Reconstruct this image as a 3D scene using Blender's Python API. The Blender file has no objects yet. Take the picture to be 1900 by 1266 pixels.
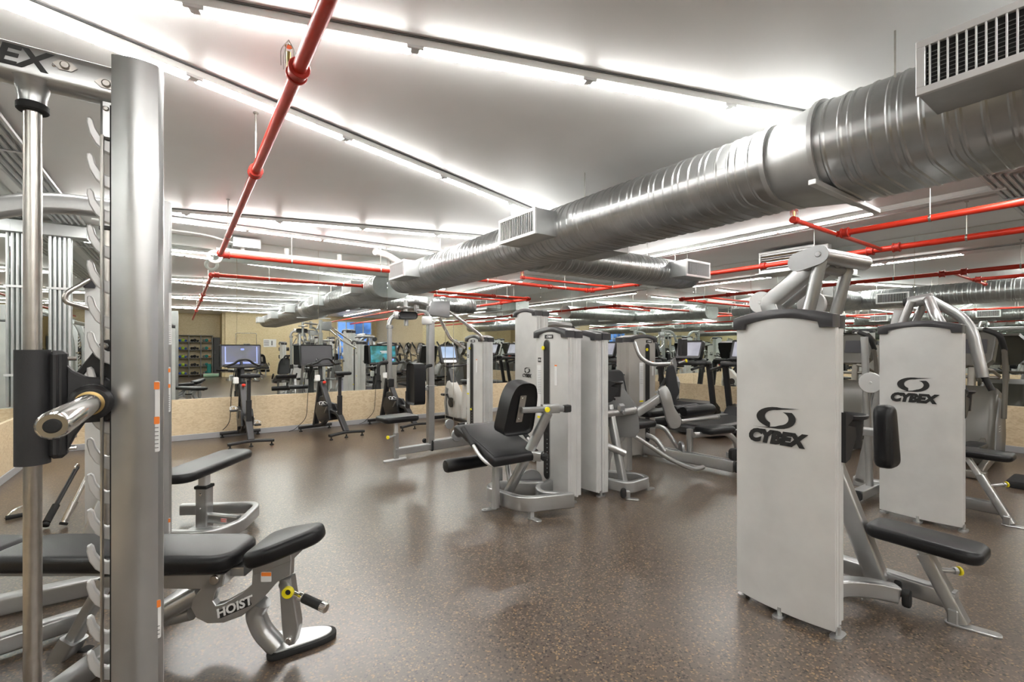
import bpy, math, random
from mathutils import Vector, Matrix
random.seed(7)
# ------------------------------------------------------------------ camera, light, exposure
F, CX, HY, EYE, TH = 870.0, 950.0, 646.0, 1.35, math.radians(35.26)
CT, ST = math.cos(TH), math.sin(TH)
scene = bpy.context.scene
COL = scene.collection
cam = bpy.data.cameras.new('camera'); camo = bpy.data.objects.new('camera', cam); COL.objects.link(camo)
cam.sensor_width = 36; cam.sensor_fit = 'HORIZONTAL'; cam.lens = F/1900*36
cam.shift_y = (HY-633.0)/1900
cam.clip_start = .02
camo.location = (0, 0, EYE); camo.rotation_euler = (math.pi/2, 0, -TH)
scene.camera = camo
w = bpy.data.worlds.new('world'); scene.world = w; w.use_nodes = True
w.node_tree.nodes['Background'].inputs[0].default_value = (.75, .8, .9, 1)
w.node_tree.nodes['Background'].inputs[1].default_value = .05
TUBE = 37.0
scene.view_settings.view_transform = 'Standard'; scene.view_settings.look = 'None'
scene.view_settings.gamma = 1; scene.view_settings.use_curve_mapping = False
scene.view_settings.exposure = 0.75
scene.cycles.glossy_bounces = 8

# ------------------------------------------------------------------ pixel -> place helpers
def ray(u, v):
    a = (u-CX)/F; b = (HY-v)/F
    return Vector((CT*a+ST, -ST*a+CT, b))
E0 = Vector((0, 0, EYE))
def fz(u, v, z=0): r = ray(u, v); return E0 + r*((z-EYE)/r.z)
def fX(u, v, X): r = ray(u, v); return E0 + r*(X/r.x)
def fY(u, v, Y): r = ray(u, v); return E0 + r*(Y/r.y)
def fD(u, v, d): return E0 + ray(u, v)*d

# ------------------------------------------------------------------ materials
def nt(m): return m.node_tree.nodes, m.node_tree.links
def mat(name, col, rough=.5, metal=0., noise=None, bump=None, spec=.5, emit=None, es=0, stretch=(1, 1, 1), coat=0):
    m = bpy.data.materials.new(name); m.use_nodes = True
    n, l = nt(m); b = n['Principled BSDF']
    b.inputs['Base Color'].default_value = (*col, 1); b.inputs['Roughness'].default_value = rough
    b.inputs['Metallic'].default_value = metal; b.inputs['Specular IOR Level'].default_value = spec
    b.inputs['Coat Weight'].default_value = coat
    if emit: b.inputs['Emission Color'].default_value = (*emit, 1); b.inputs['Emission Strength'].default_value = es
    if noise or bump:
        tc = n.new('ShaderNodeTexCoord'); mp = n.new('ShaderNodeMapping'); mp.inputs['Scale'].default_value = stretch
        l.new(tc.outputs['Object'], mp.inputs[0])
    if noise:
        sc, amt = noise
        t = n.new('ShaderNodeTexNoise'); t.inputs['Scale'].default_value = sc; t.inputs['Detail'].default_value = 4
        l.new(mp.outputs[0], t.inputs[0])
        r = n.new('ShaderNodeValToRGB'); r.color_ramp.elements[0].position = .3; r.color_ramp.elements[1].position = .7
        r.color_ramp.elements[0].color = (*[max(0, c*(1-amt)) for c in col], 1)
        r.color_ramp.elements[1].color = (*[min(1, c*(1+amt)) for c in col], 1)
        l.new(t.outputs[0], r.inputs[0]); l.new(r.outputs[0], b.inputs['Base Color'])
    if bump:
        sc, st = bump
        t = n.new('ShaderNodeTexNoise'); t.inputs['Scale'].default_value = sc; t.inputs['Detail'].default_value = 3
        l.new(mp.outputs[0], t.inputs[0])
        bp = n.new('ShaderNodeBump'); bp.inputs['Strength'].default_value = st; bp.inputs['Distance'].default_value = .002
        l.new(t.outputs[0], bp.inputs['Height']); l.new(bp.outputs[0], b.inputs['Normal'])
    return m
M = {}
M['silver'] = mat('silver_paint', (.45, .455, .455), .29, .85, noise=(9, .05))
M['silverd'] = mat('grey_metallic_paint', (.32, .325, .33), .34, .65, noise=(9, .06))
M['shroud'] = mat('pale_grey_shroud', (.65, .65, .64), .36, .35, noise=(6, .06))
M['shroudw'] = mat('warm_grey_shroud', (.42, .40, .37), .40, .25, noise=(6, .05))
M['cap'] = mat('charcoal_plastic', (.045, .044, .048), .28)
M['black'] = mat('black_plastic', (.012, .012, .013), .38)
M['carriage'] = mat('dark_grey_textured_paint', (.030, .030, .032), .55, bump=(400, .3))
M['vinyl'] = mat('black_vinyl', (.008, .008, .009), .36, bump=(260, .25), spec=.32)
M['grip'] = mat('black_foam_grip', (.012, .012, .012), .7, bump=(300, .4))
M['chrome'] = mat('chrome', (.72, .71, .69), .14, 1.)
M['steel'] = mat('brushed_steel', (.50, .48, .45), .28, 1., noise=(30, .08))
M['galv'] = mat('galvanised_sheet', (.44, .45, .45), .30, .92, noise=(5, .16))
M['galvd'] = mat('galvanised_box', (.52, .53, .53), .38, .8, noise=(5, .10))
M['alum'] = mat('pale_aluminium', (.66, .66, .66), .4, .5)
M['red'] = mat('red_pipe_paint', (.56, .030, .012), .32, noise=(8, .10))
M['redg'] = mat('red_fitting_paint', (.42, .022, .010), .4)
M['brass'] = mat('aged_brass', (.42, .30, .13), .35, 1.)
M['white'] = mat('white_enamel', (.78, .78, .76), .4)
M['insul'] = mat('white_insulation_wrap', (.66, .65, .62), .7, noise=(12, .08), bump=(30, .4))
M['ceil'] = mat('ceiling_paint', (.79, .785, .775), .42, noise=(.8, .05), spec=.4)
M['yellow'] = mat('yellow_plastic', (.80, .68, .01), .35)
M['redp'] = mat('red_knob_plastic', (.75, .04, .02), .35)
M['orange'] = mat('orange_sticker', (.85, .22, .03), .5)
M['paper'] = mat('white_sticker', (.74, .74, .74), .5)
M['ink'] = mat('black_print', (.012, .012, .012), .5)
M['inkw'] = mat('white_print', (.75, .75, .75), .5)
M['grey'] = mat('mid_grey_plastic', (.17, .17, .168), .45)
M['bronze'] = mat('bronze_grey_plastic', (.075, .070, .058), .35)
M['bronzem'] = mat('bronze_metallic_tube', (.22, .205, .18), .35, .7)
M['bikew'] = mat('pearl_white_plastic', (.62, .60, .56), .3)
M['bikeb'] = mat('matte_black_frame', (.016, .016, .017), .42)
M['rubber'] = mat('black_rubber', (.012, .012, .012), .75)
M['belt'] = mat('treadmill_belt', (.018, .018, .018), .6, bump=(500, .4))
M['dark'] = mat('dark_void', (.006, .006, .006), .8)
M['base'] = mat('grey_vinyl_baseboard', (.36, .36, .37), .5)
M['trim'] = mat('dark_seam_metal', (.14, .14, .14), .5, .5)
M['tube'] = mat('lit_tube', (.9, .9, .9), .4, emit=(1., .985, .95), es=TUBE)
M['tubeoff'] = mat('unlit_tube', (.75, .75, .74), .35)
M['screenoff'] = mat('dark_grey_screen', (.055, .055, .06), .22)
M['mirror'] = mat('mirror_silver', (.85, .885, .865), 0.0, 1.)
M['mirrors'] = mat('mirror_edge_glass', (.16, .22, .20), .1)
M['locker'] = mat('dark_grey_locker', (.05, .052, .055), .5)
M['teal'] = mat('teal_foam', (.02, .22, .20), .7)
M['pink'] = mat('magenta_foam', (.35, .05, .16), .7)
M['sage'] = mat('sage_foam', (.28, .42, .30), .7)
M['blue'] = mat('blue_rubber', (.03, .08, .35), .5)
M['lime'] = mat('lime_rubber', (.40, .60, .05), .5)
M['orangeb'] = mat('orange_rubber', (.65, .22, .04), .5)
M['cloth'] = mat('charcoal_cloth', (.022, .022, .024), .9)

def screen_mat(name, cols, es, scale=3.0):
    m = mat(name, (.02, .02, .02), .15); n, l = nt(m); b = n['Principled BSDF']
    tc = n.new('ShaderNodeTexCoord'); t = n.new('ShaderNodeTexNoise'); t.inputs['Scale'].default_value = scale
    l.new(tc.outputs['Object'], t.inputs[0]); r = n.new('ShaderNodeValToRGB')
    r.color_ramp.elements[0].position = .38; r.color_ramp.elements[0].color = (*cols[0], 1)
    r.color_ramp.elements[1].position = .62; r.color_ramp.elements[1].color = (*cols[-1], 1)
    if len(cols) > 2: e = r.color_ramp.elements.new(.5); e.color = (*cols[1], 1)
    l.new(t.outputs[0], r.inputs[0]); l.new(r.outputs[0], b.inputs['Emission Color']); b.inputs['Emission Strength'].default_value = es
    return m
M['sblue'] = screen_mat('screen_dim_blue', ((.03, .035, .06), (.05, .06, .12), (.05, .06, .16)), .45)
M['sblue2'] = screen_mat('screen_bright_blue', ((.25, .35, .95), (.35, .45, 1.)), .6)
M['sgreen'] = screen_mat('screen_green', ((.0, .12, .10), (.01, .22, .22), (.02, .30, .42)), .55, 9)
M['swhite'] = screen_mat('screen_pale_blue', ((.36, .50, .72), (.42, .55, .78)), .6, 6)
M['sgrey'] = screen_mat('screen_pale_grey', ((.40, .40, .46), (.52, .52, .58)), .55, 4)
M['window'] = screen_mat('dusk_window_glass', ((.05, .12, .30), (.10, .25, .65), (.16, .34, .75)), .9, 1.2)

def floor_mat():
    m = mat('speckled_rubber_floor', (.06, .05, .04), .3, spec=1.0); n, l = nt(m); b = n['Principled BSDF']
    tc = n.new('ShaderNodeTexCoord')
    big = n.new('ShaderNodeTexNoise'); big.inputs['Scale'].default_value = .6; big.inputs['Detail'].default_value = 1
    l.new(tc.outputs['Object'], big.inputs[0])
    r1 = n.new('ShaderNodeValToRGB'); e = r1.color_ramp.elements
    e[0].position = .3; e[0].color = (.066, .047, .034, 1); e[1].position = .7; e[1].color = (.088, .064, .047, 1)
    l.new(big.outputs[0], r1.inputs[0])
    v = n.new('ShaderNodeTexVoronoi'); v.inputs['Scale'].default_value = 130; l.new(tc.outputs['Object'], v.inputs['Vector'])
    sep = n.new('ShaderNodeSeparateColor'); l.new(v.outputs['Color'], sep.inputs[0])
    def speck(channel, lo, col, prev):
        c = n.new('ShaderNodeMath'); c.operation = 'GREATER_THAN'; c.inputs[1].default_value = lo; l.new(sep.outputs[channel], c.inputs[0])
        mx = n.new('ShaderNodeMix'); mx.data_type = 'RGBA'
        l.new(c.outputs[0], mx.inputs['Factor']); l.new(prev, mx.inputs[6]); mx.inputs[7].default_value = (*col, 1); return mx.outputs[2]
    c = speck(0, .86, (.15, .11, .075), r1.outputs[0]); c = speck(1, .90, (.022, .017, .014), c); c = speck(2, .95, (.22, .145, .07), c)
    l.new(c, b.inputs['Base Color'])
    rr = n.new('ShaderNodeMapRange'); rr.inputs[3].default_value = .277; rr.inputs[4].default_value = .29
    l.new(big.outputs[0], rr.inputs[0]); l.new(rr.outputs[0], b.inputs['Roughness'])
    bp = n.new('ShaderNodeBump'); bp.inputs['Strength'].default_value = .06; bp.inputs['Distance'].default_value = .001
    f = n.new('ShaderNodeTexNoise'); f.inputs['Scale'].default_value = 160; l.new(tc.outputs['Object'], f.inputs[0])
    l.new(f.outputs[0], bp.inputs['Height']); l.new(bp.outputs[0], b.inputs['Normal'])
    return m
M['floor'] = floor_mat()
def wood_mat(name, a, bcol):
    m = mat(name, a, .45); n, l = nt(m); b = n['Principled BSDF']
    tc = n.new('ShaderNodeTexCoord'); mp = n.new('ShaderNodeMapping'); mp.inputs['Scale'].default_value = (1, 1, 2.2)
    l.new(tc.outputs['Object'], mp.inputs[0])
    t = n.new('ShaderNodeTexNoise'); t.inputs['Scale'].default_value = 13; t.inputs['Detail'].default_value = 8; t.inputs['Distortion'].default_value = 1.5
    l.new(mp.outputs[0], t.inputs[0]); r = n.new('ShaderNodeValToRGB')
    r.color_ramp.elements[0].position = .32; r.color_ramp.elements[0].color = (*a, 1)
    r.color_ramp.elements[1].position = .6; r.color_ramp.elements[1].color = (*bcol, 1)
    l.new(t.outputs[0], r.inputs[0]); l.new(r.outputs[0], b.inputs['Base Color']); return m
M['wood'] = wood_mat('pale_strand_board', (.58, .44, .27), (.72, .59, .40))
M['woodd'] = wood_mat('beige_wall_board', (.52, .42, .24), (.64, .53, .33))
# ------------------------------------------------------------------ shape helpers: each returns (verts, faces)
V = Vector
def frame_of(d, up=None):
    d = V(d).normalized(); up = V(up) if up is not None else V((0, 0, 1))
    if abs(d.dot(up.normalized())) > .98: up = V((1, 0, 0)) if abs(d.x) < .9 else V((0, 1, 0))
    s = d.cross(up).normalized(); return s, s.cross(d).normalized()
def box(c, s, ch=.004, ax=None):
    c = V(c); hx, hy, hz = (q/2 for q in s); ch = min(ch, hx*.9, hy*.9, hz*.9)
    A = ax or (V((1, 0, 0)), V((0, 1, 0)), V((0, 0, 1)))
    vs, idx = [], {}
    for sx in (-1, 1):
        for sy in (-1, 1):
            for sz in (-1, 1):
                for k in range(3):
                    p = [sx*hx, sy*hy, sz*hz]
                    for q in range(3):
                        if q != k: p[q] -= ch*(1 if p[q] > 0 else -1)
                    idx[(sx, sy, sz, k)] = len(vs); vs.append(c + A[0]*p[0] + A[1]*p[1] + A[2]*p[2])
    fs = []
    for k in range(3):
        a, b = (k+1) % 3, (k+2) % 3
        for sg in (-1, 1):
            def key(x, y):
                t = [0, 0, 0]; t[k] = sg; t[a] = x; t[b] = y; return idx[(*t, k)]
            q = [key(-1, -1), key(1, -1), key(1, 1), key(-1, 1)]; fs.append(q if sg > 0 else q[::-1])
        for x in (-1, 1):
            for y in (-1, 1):
                def kk(sg, which):
                    t = [0, 0, 0]; t[k] = sg; t[a] = x; t[b] = y; return idx[(*t, which)]
                q = [kk(-1, a), kk(1, a), kk(1, b), kk(-1, b)]; fs.append(q if x*y < 0 else q[::-1])
    for sx in (-1, 1):
        for sy in (-1, 1):
            for sz in (-1, 1):
                q = [idx[(sx, sy, sz, k)] for k in range(3)]; fs.append(q if sx*sy*sz > 0 else q[::-1])
    return vs, fs
def bx(x0, x1, y0, y1, z0, z1, ch=.004):
    return box(((x0+x1)/2, (y0+y1)/2, (z0+z1)/2), (x1-x0, y1-y0, z1-z0), ch)
def fillet(pts, r, n=6):
    pts = [V(p) for p in pts]
    if r <= 0 or len(pts) < 3: return pts
    out = [pts[0]]
    for i in range(1, len(pts)-1):
        a, p, b = pts[i-1], pts[i], pts[i+1]
        da, db = a-p, b-p
        k = min(r, da.length*.48, db.length*.48)
        p0, p1 = p+da.normalized()*k, p+db.normalized()*k
        for j in range(n+1):
            t = j/n; out.append(p0*(1-t)**2 + p*2*t*(1-t) + p1*t*t)
    out.append(pts[-1]); return out
def sweep(pts, sec, up=None, caps=True, closed=False):
    pts = [V(p) for p in pts]; n = len(pts); vs, fs = [], []
    fixed = up is not None
    d0 = (pts[1]-pts[0]).normalized(); s, u = frame_of(d0, up)
    for i in range(n):
        if closed: d = (pts[(i+1) % n]-pts[i-1]).normalized()
        elif i == 0: d = d0
        elif i == n-1: d = (pts[-1]-pts[-2]).normalized()
        else: d = ((pts[i+1]-pts[i]).normalized()+(pts[i]-pts[i-1]).normalized()).normalized()
        if fixed: s, u = frame_of(d, up)
        else:
            s = (s - d*s.dot(d)).normalized(); u = s.cross(d).normalized()
        k = 1.0
        if 0 < i < n-1:
            cc = (pts[i+1]-pts[i]).normalized().dot((pts[i]-pts[i-1]).normalized()); k = 1/max(.5, math.sqrt(max(.01, (1+cc)/2)))
        for (a, b) in sec: vs.append(pts[i] + s*a + u*b)
    m = len(sec)
    for i in range(n if closed else n-1):
        j = (i+1) % n
        for k in range(m):
            q = (k+1) % m; fs.append([i*m+k, i*m+q, j*m+q, j*m+k])
    if caps and not closed:
        fs.append(list(range(m))[::-1]); fs.append([(n-1)*m+k for k in range(m)])
    return vs, fs
def circ(r, n=12, rb=None): return [(r*math.cos(2*math.pi*k/n), (rb or r)*math.sin(2*math.pi*k/n)) for k in range(n)]
def rrect(w, h, r, n=3):
    r = min(r, w*.49, h*.49); out = []
    for cx, cy, a0 in ((w/2-r, h/2-r, 0), (-w/2+r, h/2-r, 90), (-w/2+r, -h/2+r, 180), (w/2-r, -h/2+r, 270)):
        for k in range(n+1):
            a = math.radians(a0+90*k/n); out.append((cx+r*math.cos(a), cy+r*math.sin(a)))
    return out
def tube(pts, r, fil=.06, n=12): return sweep(fillet(pts, fil), circ(r, n))
def rtube(pts, w, h, up=(0, 0, 1), fil=.06, rr=.012): return sweep(fillet(pts, fil), rrect(w, h, rr), up)
def cyl(a, b, r, n=16): return sweep([a, b], circ(r, n))
def lathe(prof, o, ax, n=20):
    o = V(o); ax = V(ax).normalized(); s, u = frame_of(ax); vs, fs = [], []
    for (r, z) in prof:
        for k in range(n):
            a = 2*math.pi*k/n; vs.append(o + ax*z + s*(r*math.cos(a)) + u*(r*math.sin(a)))
    for i in range(len(prof)-1):
        for k in range(n):
            q = (k+1) % n; fs.append([i*n+k, i*n+q, (i+1)*n+q, (i+1)*n+k])
    fs.append(list(range(n))[::-1]); fs.append([(len(prof)-1)*n+k for k in range(n)])
    return vs, fs
def area2(p): return sum(p[i][0]*p[(i+1) % len(p)][1]-p[(i+1) % len(p)][0]*p[i][1] for i in range(len(p)))
def inset(p, d):
    n = len(p); out = []
    for i in range(n):
        a, b, c = V((*p[i-1], 0)), V((*p[i], 0)), V((*p[(i+1) % n], 0))
        e1, e2 = (b-a), (c-b)
        if e1.length < 1e-7 or e2.length < 1e-7: out.append(p[i]); continue
        e1.normalize(); e2.normalize()
        n1, n2 = V((-e1.y, e1.x, 0)), V((-e2.y, e2.x, 0)); m = n1+n2
        if m.length < 1e-6: m = n1
        m.normalize(); k = d/max(.5, m.dot(n1)); q = b+m*k; out.append((q.x, q.y))
    return out
def prism(poly, o, ux, uy, d, ch=0, steps=1):
    """extrude a 2-D outline from the plane at o along ux x uy by d, with rounded edges"""
    o, ux, uy = V(o), V(ux).normalized(), V(uy).normalized(); nn = ux.cross(uy)
    if area2(poly) < 0: poly = poly[::-1]
    rings = []
    if ch > 0:
        for k in range(steps+1):
            a = math.pi/2*k/steps; rings.append((ch*(1-math.sin(a)), ch*(1-math.cos(a))))
        rings = rings + [(i, d-z) for i, z in rings[::-1]]
    else: rings = [(0, 0), (0, d)]
    vs, fs, m = [], [], len(poly)
    for ins, z in rings:
        for (a, b) in (inset(poly, ins) if ins > 1e-6 else poly): vs.append(o+ux*a+uy*b+nn*z)
    for i in range(len(rings)-1):
        for k in range(m):
            q = (k+1) % m; fs.append([i*m+k, i*m+q, (i+1)*m+q, (i+1)*m+k])
    fs.append(list(range(m))[::-1]); fs.append([(len(rings)-1)*m+k for k in range(m)])
    return vs, fs
def pad(c, ux, uy, w, l, t, cr=.06, er=.022):
    """cushion: centre of its lower face c, width along ux, length along uy, thickness along ux x uy"""
    return prism(rrect(w, l, cr, 5), c, ux, uy, t, min(er, t*.48), 4)
def disc(c, ax, r, t, n=24, ch=.003):
    c = V(c); ax = V(ax).normalized(); return lathe([(r-ch, -t/2), (r, -t/2+ch), (r, t/2-ch), (r-ch, t/2)], c, ax, n)
def ball(c, r, sz=1, n=12):
    return lathe([(max(.0005, r*math.cos(a)), sz*r*math.sin(a)) for a in [math.pi*(k/8-.5) for k in range(9)]], c, (0, 0, 1), n)

# ------------------------------------------------------------------ object helpers
ORG = V((0, 0, 0))
def mesh_of(name, shapes, smooth=35):
    vs, fs = [], []
    for s in shapes:
        o = len(vs); vs += [V(p)-ORG for p in s[0]]; fs += [[k+o for k in f] for f in s[1]]
    me = bpy.data.meshes.new(name); me.from_pydata([tuple(v) for v in vs], [], fs); me.update()
    me.polygons.foreach_set('use_smooth', [True]*len(me.polygons)); me.set_sharp_from_angle(angle=math.radians(smooth))
    return me
def part(name, parent, m, *shapes, label=None):
    o = bpy.data.objects.new(name, mesh_of(name, shapes)); o.data.materials.append(M[m]); COL.objects.link(o)
    o.parent = parent
    if label: o['label'] = label
    return o
def thing(name, label, cat, loc=(0, 0, 0), group=None):
    """an Empty at the thing's base; parts that follow are given in world coordinates"""
    global ORG
    o = bpy.data.objects.new(name, None); COL.objects.link(o); o.empty_display_size = .2
    o.location = loc; ORG = V(loc); o['label'] = label; o['category'] = cat
    if group: o['group'] = group
    return o
def single(name, label, cat, m, *shapes, loc=None, group=None):
    global ORG
    ORG = V(loc) if loc else V((0, 0, 0))
    o = part(name, None, m, *shapes); o.location = ORG; o['label'] = label; o['category'] = cat
    if group: o['group'] = group
    return o
def struct(name, m, *shapes, parent=None):
    global ORG
    ORG = V((0, 0, 0)); o = part(name, parent, m, *shapes); o['kind'] = 'structure'; return o
def dup(root, loc, rz=0, label=None, group=None, skip=()):
    r = root.copy(); COL.objects.link(r); r.location = loc; r.rotation_euler = (0, 0, rz)
    if label: r['label'] = label
    if group: r['group'] = group
    for ch in list(root.children):
        if ch.name.split('.')[0] in skip: continue
        c = ch.copy(); COL.objects.link(c); c.parent = r
        for g in list(ch.children):
            d = g.copy(); COL.objects.link(d); d.parent = c
    return r
_tc = {}
def text(name, parent, m, body, size, o, ux, uy, shear=0, bold=0, align='CENTER', sx=1, t=.0015):
    cu = bpy.data.curves.new('txt', 'FONT'); cu.body = body; cu.size = size; cu.shear = shear; cu.offset = bold
    cu.align_x = align; cu.align_y = 'CENTER'; cu.resolution_u = 3; cu.extrude = t/2
    ob = bpy.data.objects.new('txt', cu); COL.objects.link(ob)
    bpy.context.view_layer.update()
    me = bpy.data.meshes.new_from_object(ob.evaluated_get(bpy.context.evaluated_depsgraph_get()))
    bpy.data.objects.remove(ob); bpy.data.curves.remove(cu)
    ux, uy = V(ux).normalized(), V(uy).normalized(); nn = ux.cross(uy); o = V(o)
    for v in me.vertices: p = v.co.copy(); v.co = o + ux*(p.x*sx) + uy*p.y + nn*(p.z+t/2) - ORG
    me.name = name; me.materials.clear(); me.materials.append(M[m])
    ob = bpy.data.objects.new(name, me); COL.objects.link(ob); ob.parent = parent; return ob
X_, Y_, Z_ = V((1, 0, 0)), V((0, 1, 0)), V((0, 0, 1))
LAT, DEP = V((CT, -ST, 0)), V((ST, CT, 0))
def traced(pts, d, th, ch=.006, st=2):
    """an outline measured in the photograph, given its own distance d and thickness th"""
    return prism([((x-CX)/F*d, EYE-(y-HY)/F*d) for x, y in pts], DEP*(d+th), LAT, Z_, th, ch, st)
def soft(poly, r=.05, n=4):
    out = []
    for i in range(len(poly)):
        a, p, b = (V((*poly[(i+k) % len(poly)], 0)) for k in (-1, 0, 1))
        da, db = a-p, b-p; q0, q1 = p+da.normalized()*min(r, da.length*.45), p+db.normalized()*min(r, db.length*.45)
        for j in range(n+1): t = j/n; q = q0*(1-t)**2+p*2*t*(1-t)+q1*t*t; out.append((q.x, q.y))
    return out
# ------------------------------------------------------------------ the room
XL, XR, YB, YF, ZC = -1.46, 8.8, 8.35, -8.8, 3.0
YR, XS, YM = -10.4, 1.7, -2.63
struct('floor', 'floor', bx(XL-.3, XR+.3, YR-.3, YB+.3, -.12, 0, .001))
struct('ceiling', 'ceil', bx(XL-.3, XR+.3, YR-.3, YB+.3, ZC, ZC+.12, .001))
wb = struct('wall_back', 'woodd', bx(XL-.2, XR+.2, YB+.012, YB+.16, 0, ZC, .001))
wr = struct('wall_right', 'woodd', bx(XR+.012, XR+.16, YF-.1, YB+.012, 0, ZC, .001))
wl = struct('wall_left', 'woodd', bx(XL-.16, XL-.012, YR, YB+.012, 0, ZC, .001))
wf = struct('wall_front', 'woodd', bx(XS, XR+.16, YF-.16, YF, 0, ZC, .001), bx(XL-.16, XS, YR-.16, YR, 0, ZC, .001), bx(XS-.12, XS, YR, YF-.16, 0, ZC, .001))
WT, BT = .60, .085
def mirrors(parent, along, fixed, inward, seams):
    for a, b in zip(seams[:-1], seams[1:]):
        if along == 'X': s = bx(a+.0015, b-.0015, min(fixed, fixed+.01*-inward), max(fixed, fixed+.01*-inward), WT-.02, ZC-.004, .0006)
        else: s = bx(min(fixed, fixed-.01*inward), max(fixed, fixed-.01*inward), a+.0015, b-.0015, WT-.02, ZC-.004, .0006)
        struct('mirror_panel', 'mirror', s, parent=parent)
def dado(parent, along, fixed, inward, seams, side):
    f0, f1 = sorted((fixed, fixed+.018*inward))
    for a, b in zip(seams[:-1], seams[1:]):
        s = bx(a+.001, b-.001, f0, f1, BT-.01, WT, .0015) if along == 'X' else bx(f0, f1, a+.001, b-.001, BT-.01, WT, .0015)
        struct('wood_panel', 'wood', s, parent=parent)
    f0, f1 = sorted((fixed, fixed+.026*inward)); a, b = seams[0], seams[-1]
    struct('baseboard_'+side, 'base', bx(a, b, f0, f1, 0, BT, .004) if along == 'X' else bx(f0, f1, a, b, 0, BT, .004))
mirrors(wb, 'X', YB, -1, [XL, -.49, .71, 1.9, 3.1, 4.3, 5.5, 6.7, 7.9, XR])
dado(wb, 'X', YB, -1, [XL+.02, .95, 3.35, 5.75, 8.15, XR-.02], 'back')
ysm = [YM, -1.42, -.21, 1.0, 2.21, 3.42, 4.63, 5.84, 7.05, YB]
mirrors(wr, 'Y', XR, -1, ysm); dado(wr, 'Y', XR, -1, [YM, -.4, 2.0, 4.4, 6.8, YB-.03], 'right')
mirrors(wl, 'Y', XL, 1, ysm); dado(wl, 'Y', XL, 1, [YM, -.4, 2.0, 4.4, 6.8, YB-.03], 'left')
# dusk-lit window in the wall behind
wn = struct('window_1', 'white', *[bx(x-.025, x+.025, YF-.02, YF+.05, .75, 2.75, .004) for x in (6.75, 7.2, 7.65, 8.1, 8.55)],
            *[bx(6.75, 8.55, YF-.02, YF+.05, z-.025, z+.025, .004) for z in (.75, 1.42, 2.08, 2.75)])
for i in range(4):
    for j in range(3):
        struct('pane', 'window', bx(6.775+.45*i, 7.175+.45*i, YF+.005, YF+.015, .775+.667*j, 1.39+.667*j, .001), parent=wn)

# ------------------------------------------------------------------ strip lights
def light_run(label, A, B, n, off=0, near=-1, seg=None):
    """fixtures end to end under the ceiling from A to B; near: which side the bare channel lies on"""
    A, B = V((*A, 0)), V((*B, 0)); d = (B-A).normalized(); s = V((-d.y, d.x, 0))*near; L = (B-A).length
    t = thing('strip_light', label, 'light', (A.x, A.y, ZC), 'strip lights on the ceiling')
    ax = (d, V((-d.y, d.x, 0)), Z_)
    mid = (A+B)/2
    part('channel', t, 'white', box(mid + Z_*(ZC-.024), (L, .074, .046), .003, ax))
    part('seam', t, 'trim', box(mid + s*.045 + Z_*(ZC-.005), (L, .010, .009), .002, ax))
    k = L/n
    for i in range(n):
        c = A + d*(k*(i+.5))
        part('tube', t, 'tubeoff' if i < off else 'tube', box(c + Z_*(ZC-.052), (k-.035, .060, .022), .006, ax))
        if i: part('joint', t, 'alum', box(A + d*(k*i) + Z_*(ZC-.052) + s*.012, (.09, .05, .020), .003, ax))
    return t
N = [(-.91, 3.0), (5.87, 5.18), (-.91, 7.14), (5.87, .75), (-.91, -1.4), (5.87, -3.6), (-.91, -5.8), (5.87, -8.)]
light_run('lit strip light run crossing the picture top towards the big duct', (-.91, 3.0), (5.87, .75), 7, near=-1)
light_run('lit strip light run slanting past the red pipe to the near duct vent', (-.91, 3.06), (5.87, 5.18), 7, near=-1)
light_run('lit strip light run slanting away just before the mirrored back wall', (5.87, 5.24), (-.91, 7.10), 7, near=1)
light_run('lit strip light run straight along the mirrored back wall', (-1.2, 7.27), (5.6, 7.27), 7, near=-1)
light_run('strip light run along the right mirror wall, nearest tube unlit', (6.72, .95), (6.72, 7.6), 6, off=1, near=-1)
light_run('lit strip light run behind the viewer, first slanted one', (-.91, -1.4), (5.87, .68), 7, near=-1)
light_run('lit strip light run behind the viewer, second slanted one', (-.91, -1.46), (5.87, -3.6), 7, near=1)
light_run('lit strip light run behind the viewer, third slanted one', (5.87, -3.66), (-.91, -5.8), 7, near=1)
light_run('lit strip light run behind the viewer, last slanted one', (-.91, -5.86), (5.87, -8.0), 7, near=1)
light_run('lit strip light run along the right wall behind the viewer', (6.72, -7.4), (6.72, .2), 7, near=-1)

# ------------------------------------------------------------------ ducts
def oval_duct(ax, c, w, h, a, b, rib=.085, amp=.006):
    """flat-oval spiral duct along axis ax ('X'/'Y') centred at c=(other, z)"""
    st = []; p = a
    while p < b:
        st += [(p, 0), (p+.008, amp), (p+.018, amp), (p+.026, 0)]; p += rib*(1 if len(st) % 3 else .55)
    st.append((b, 0)); vs, fs = [], []
    for s, g in st:
        for (q, z) in rrect(w+2*g, h+2*g, (h+2*g)/2-.0005, 8):
            vs.append(V((c[0]+q, s, c[1]+z)) if ax == 'Y' else V((s, c[0]-q, c[1]+z)))
    m = len(rrect(1, 1, .2, 8))
    for i in range(len(st)-1):
        for k in range(m):
            q = (k+1) % m; fs.append([i*m+q, i*m+k, (i+1)*m+k, (i+1)*m+q])
    fs.append(list(range(m))); fs.append([(len(st)-1)*m+k for k in range(m)][::-1])
    return vs, fs
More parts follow.
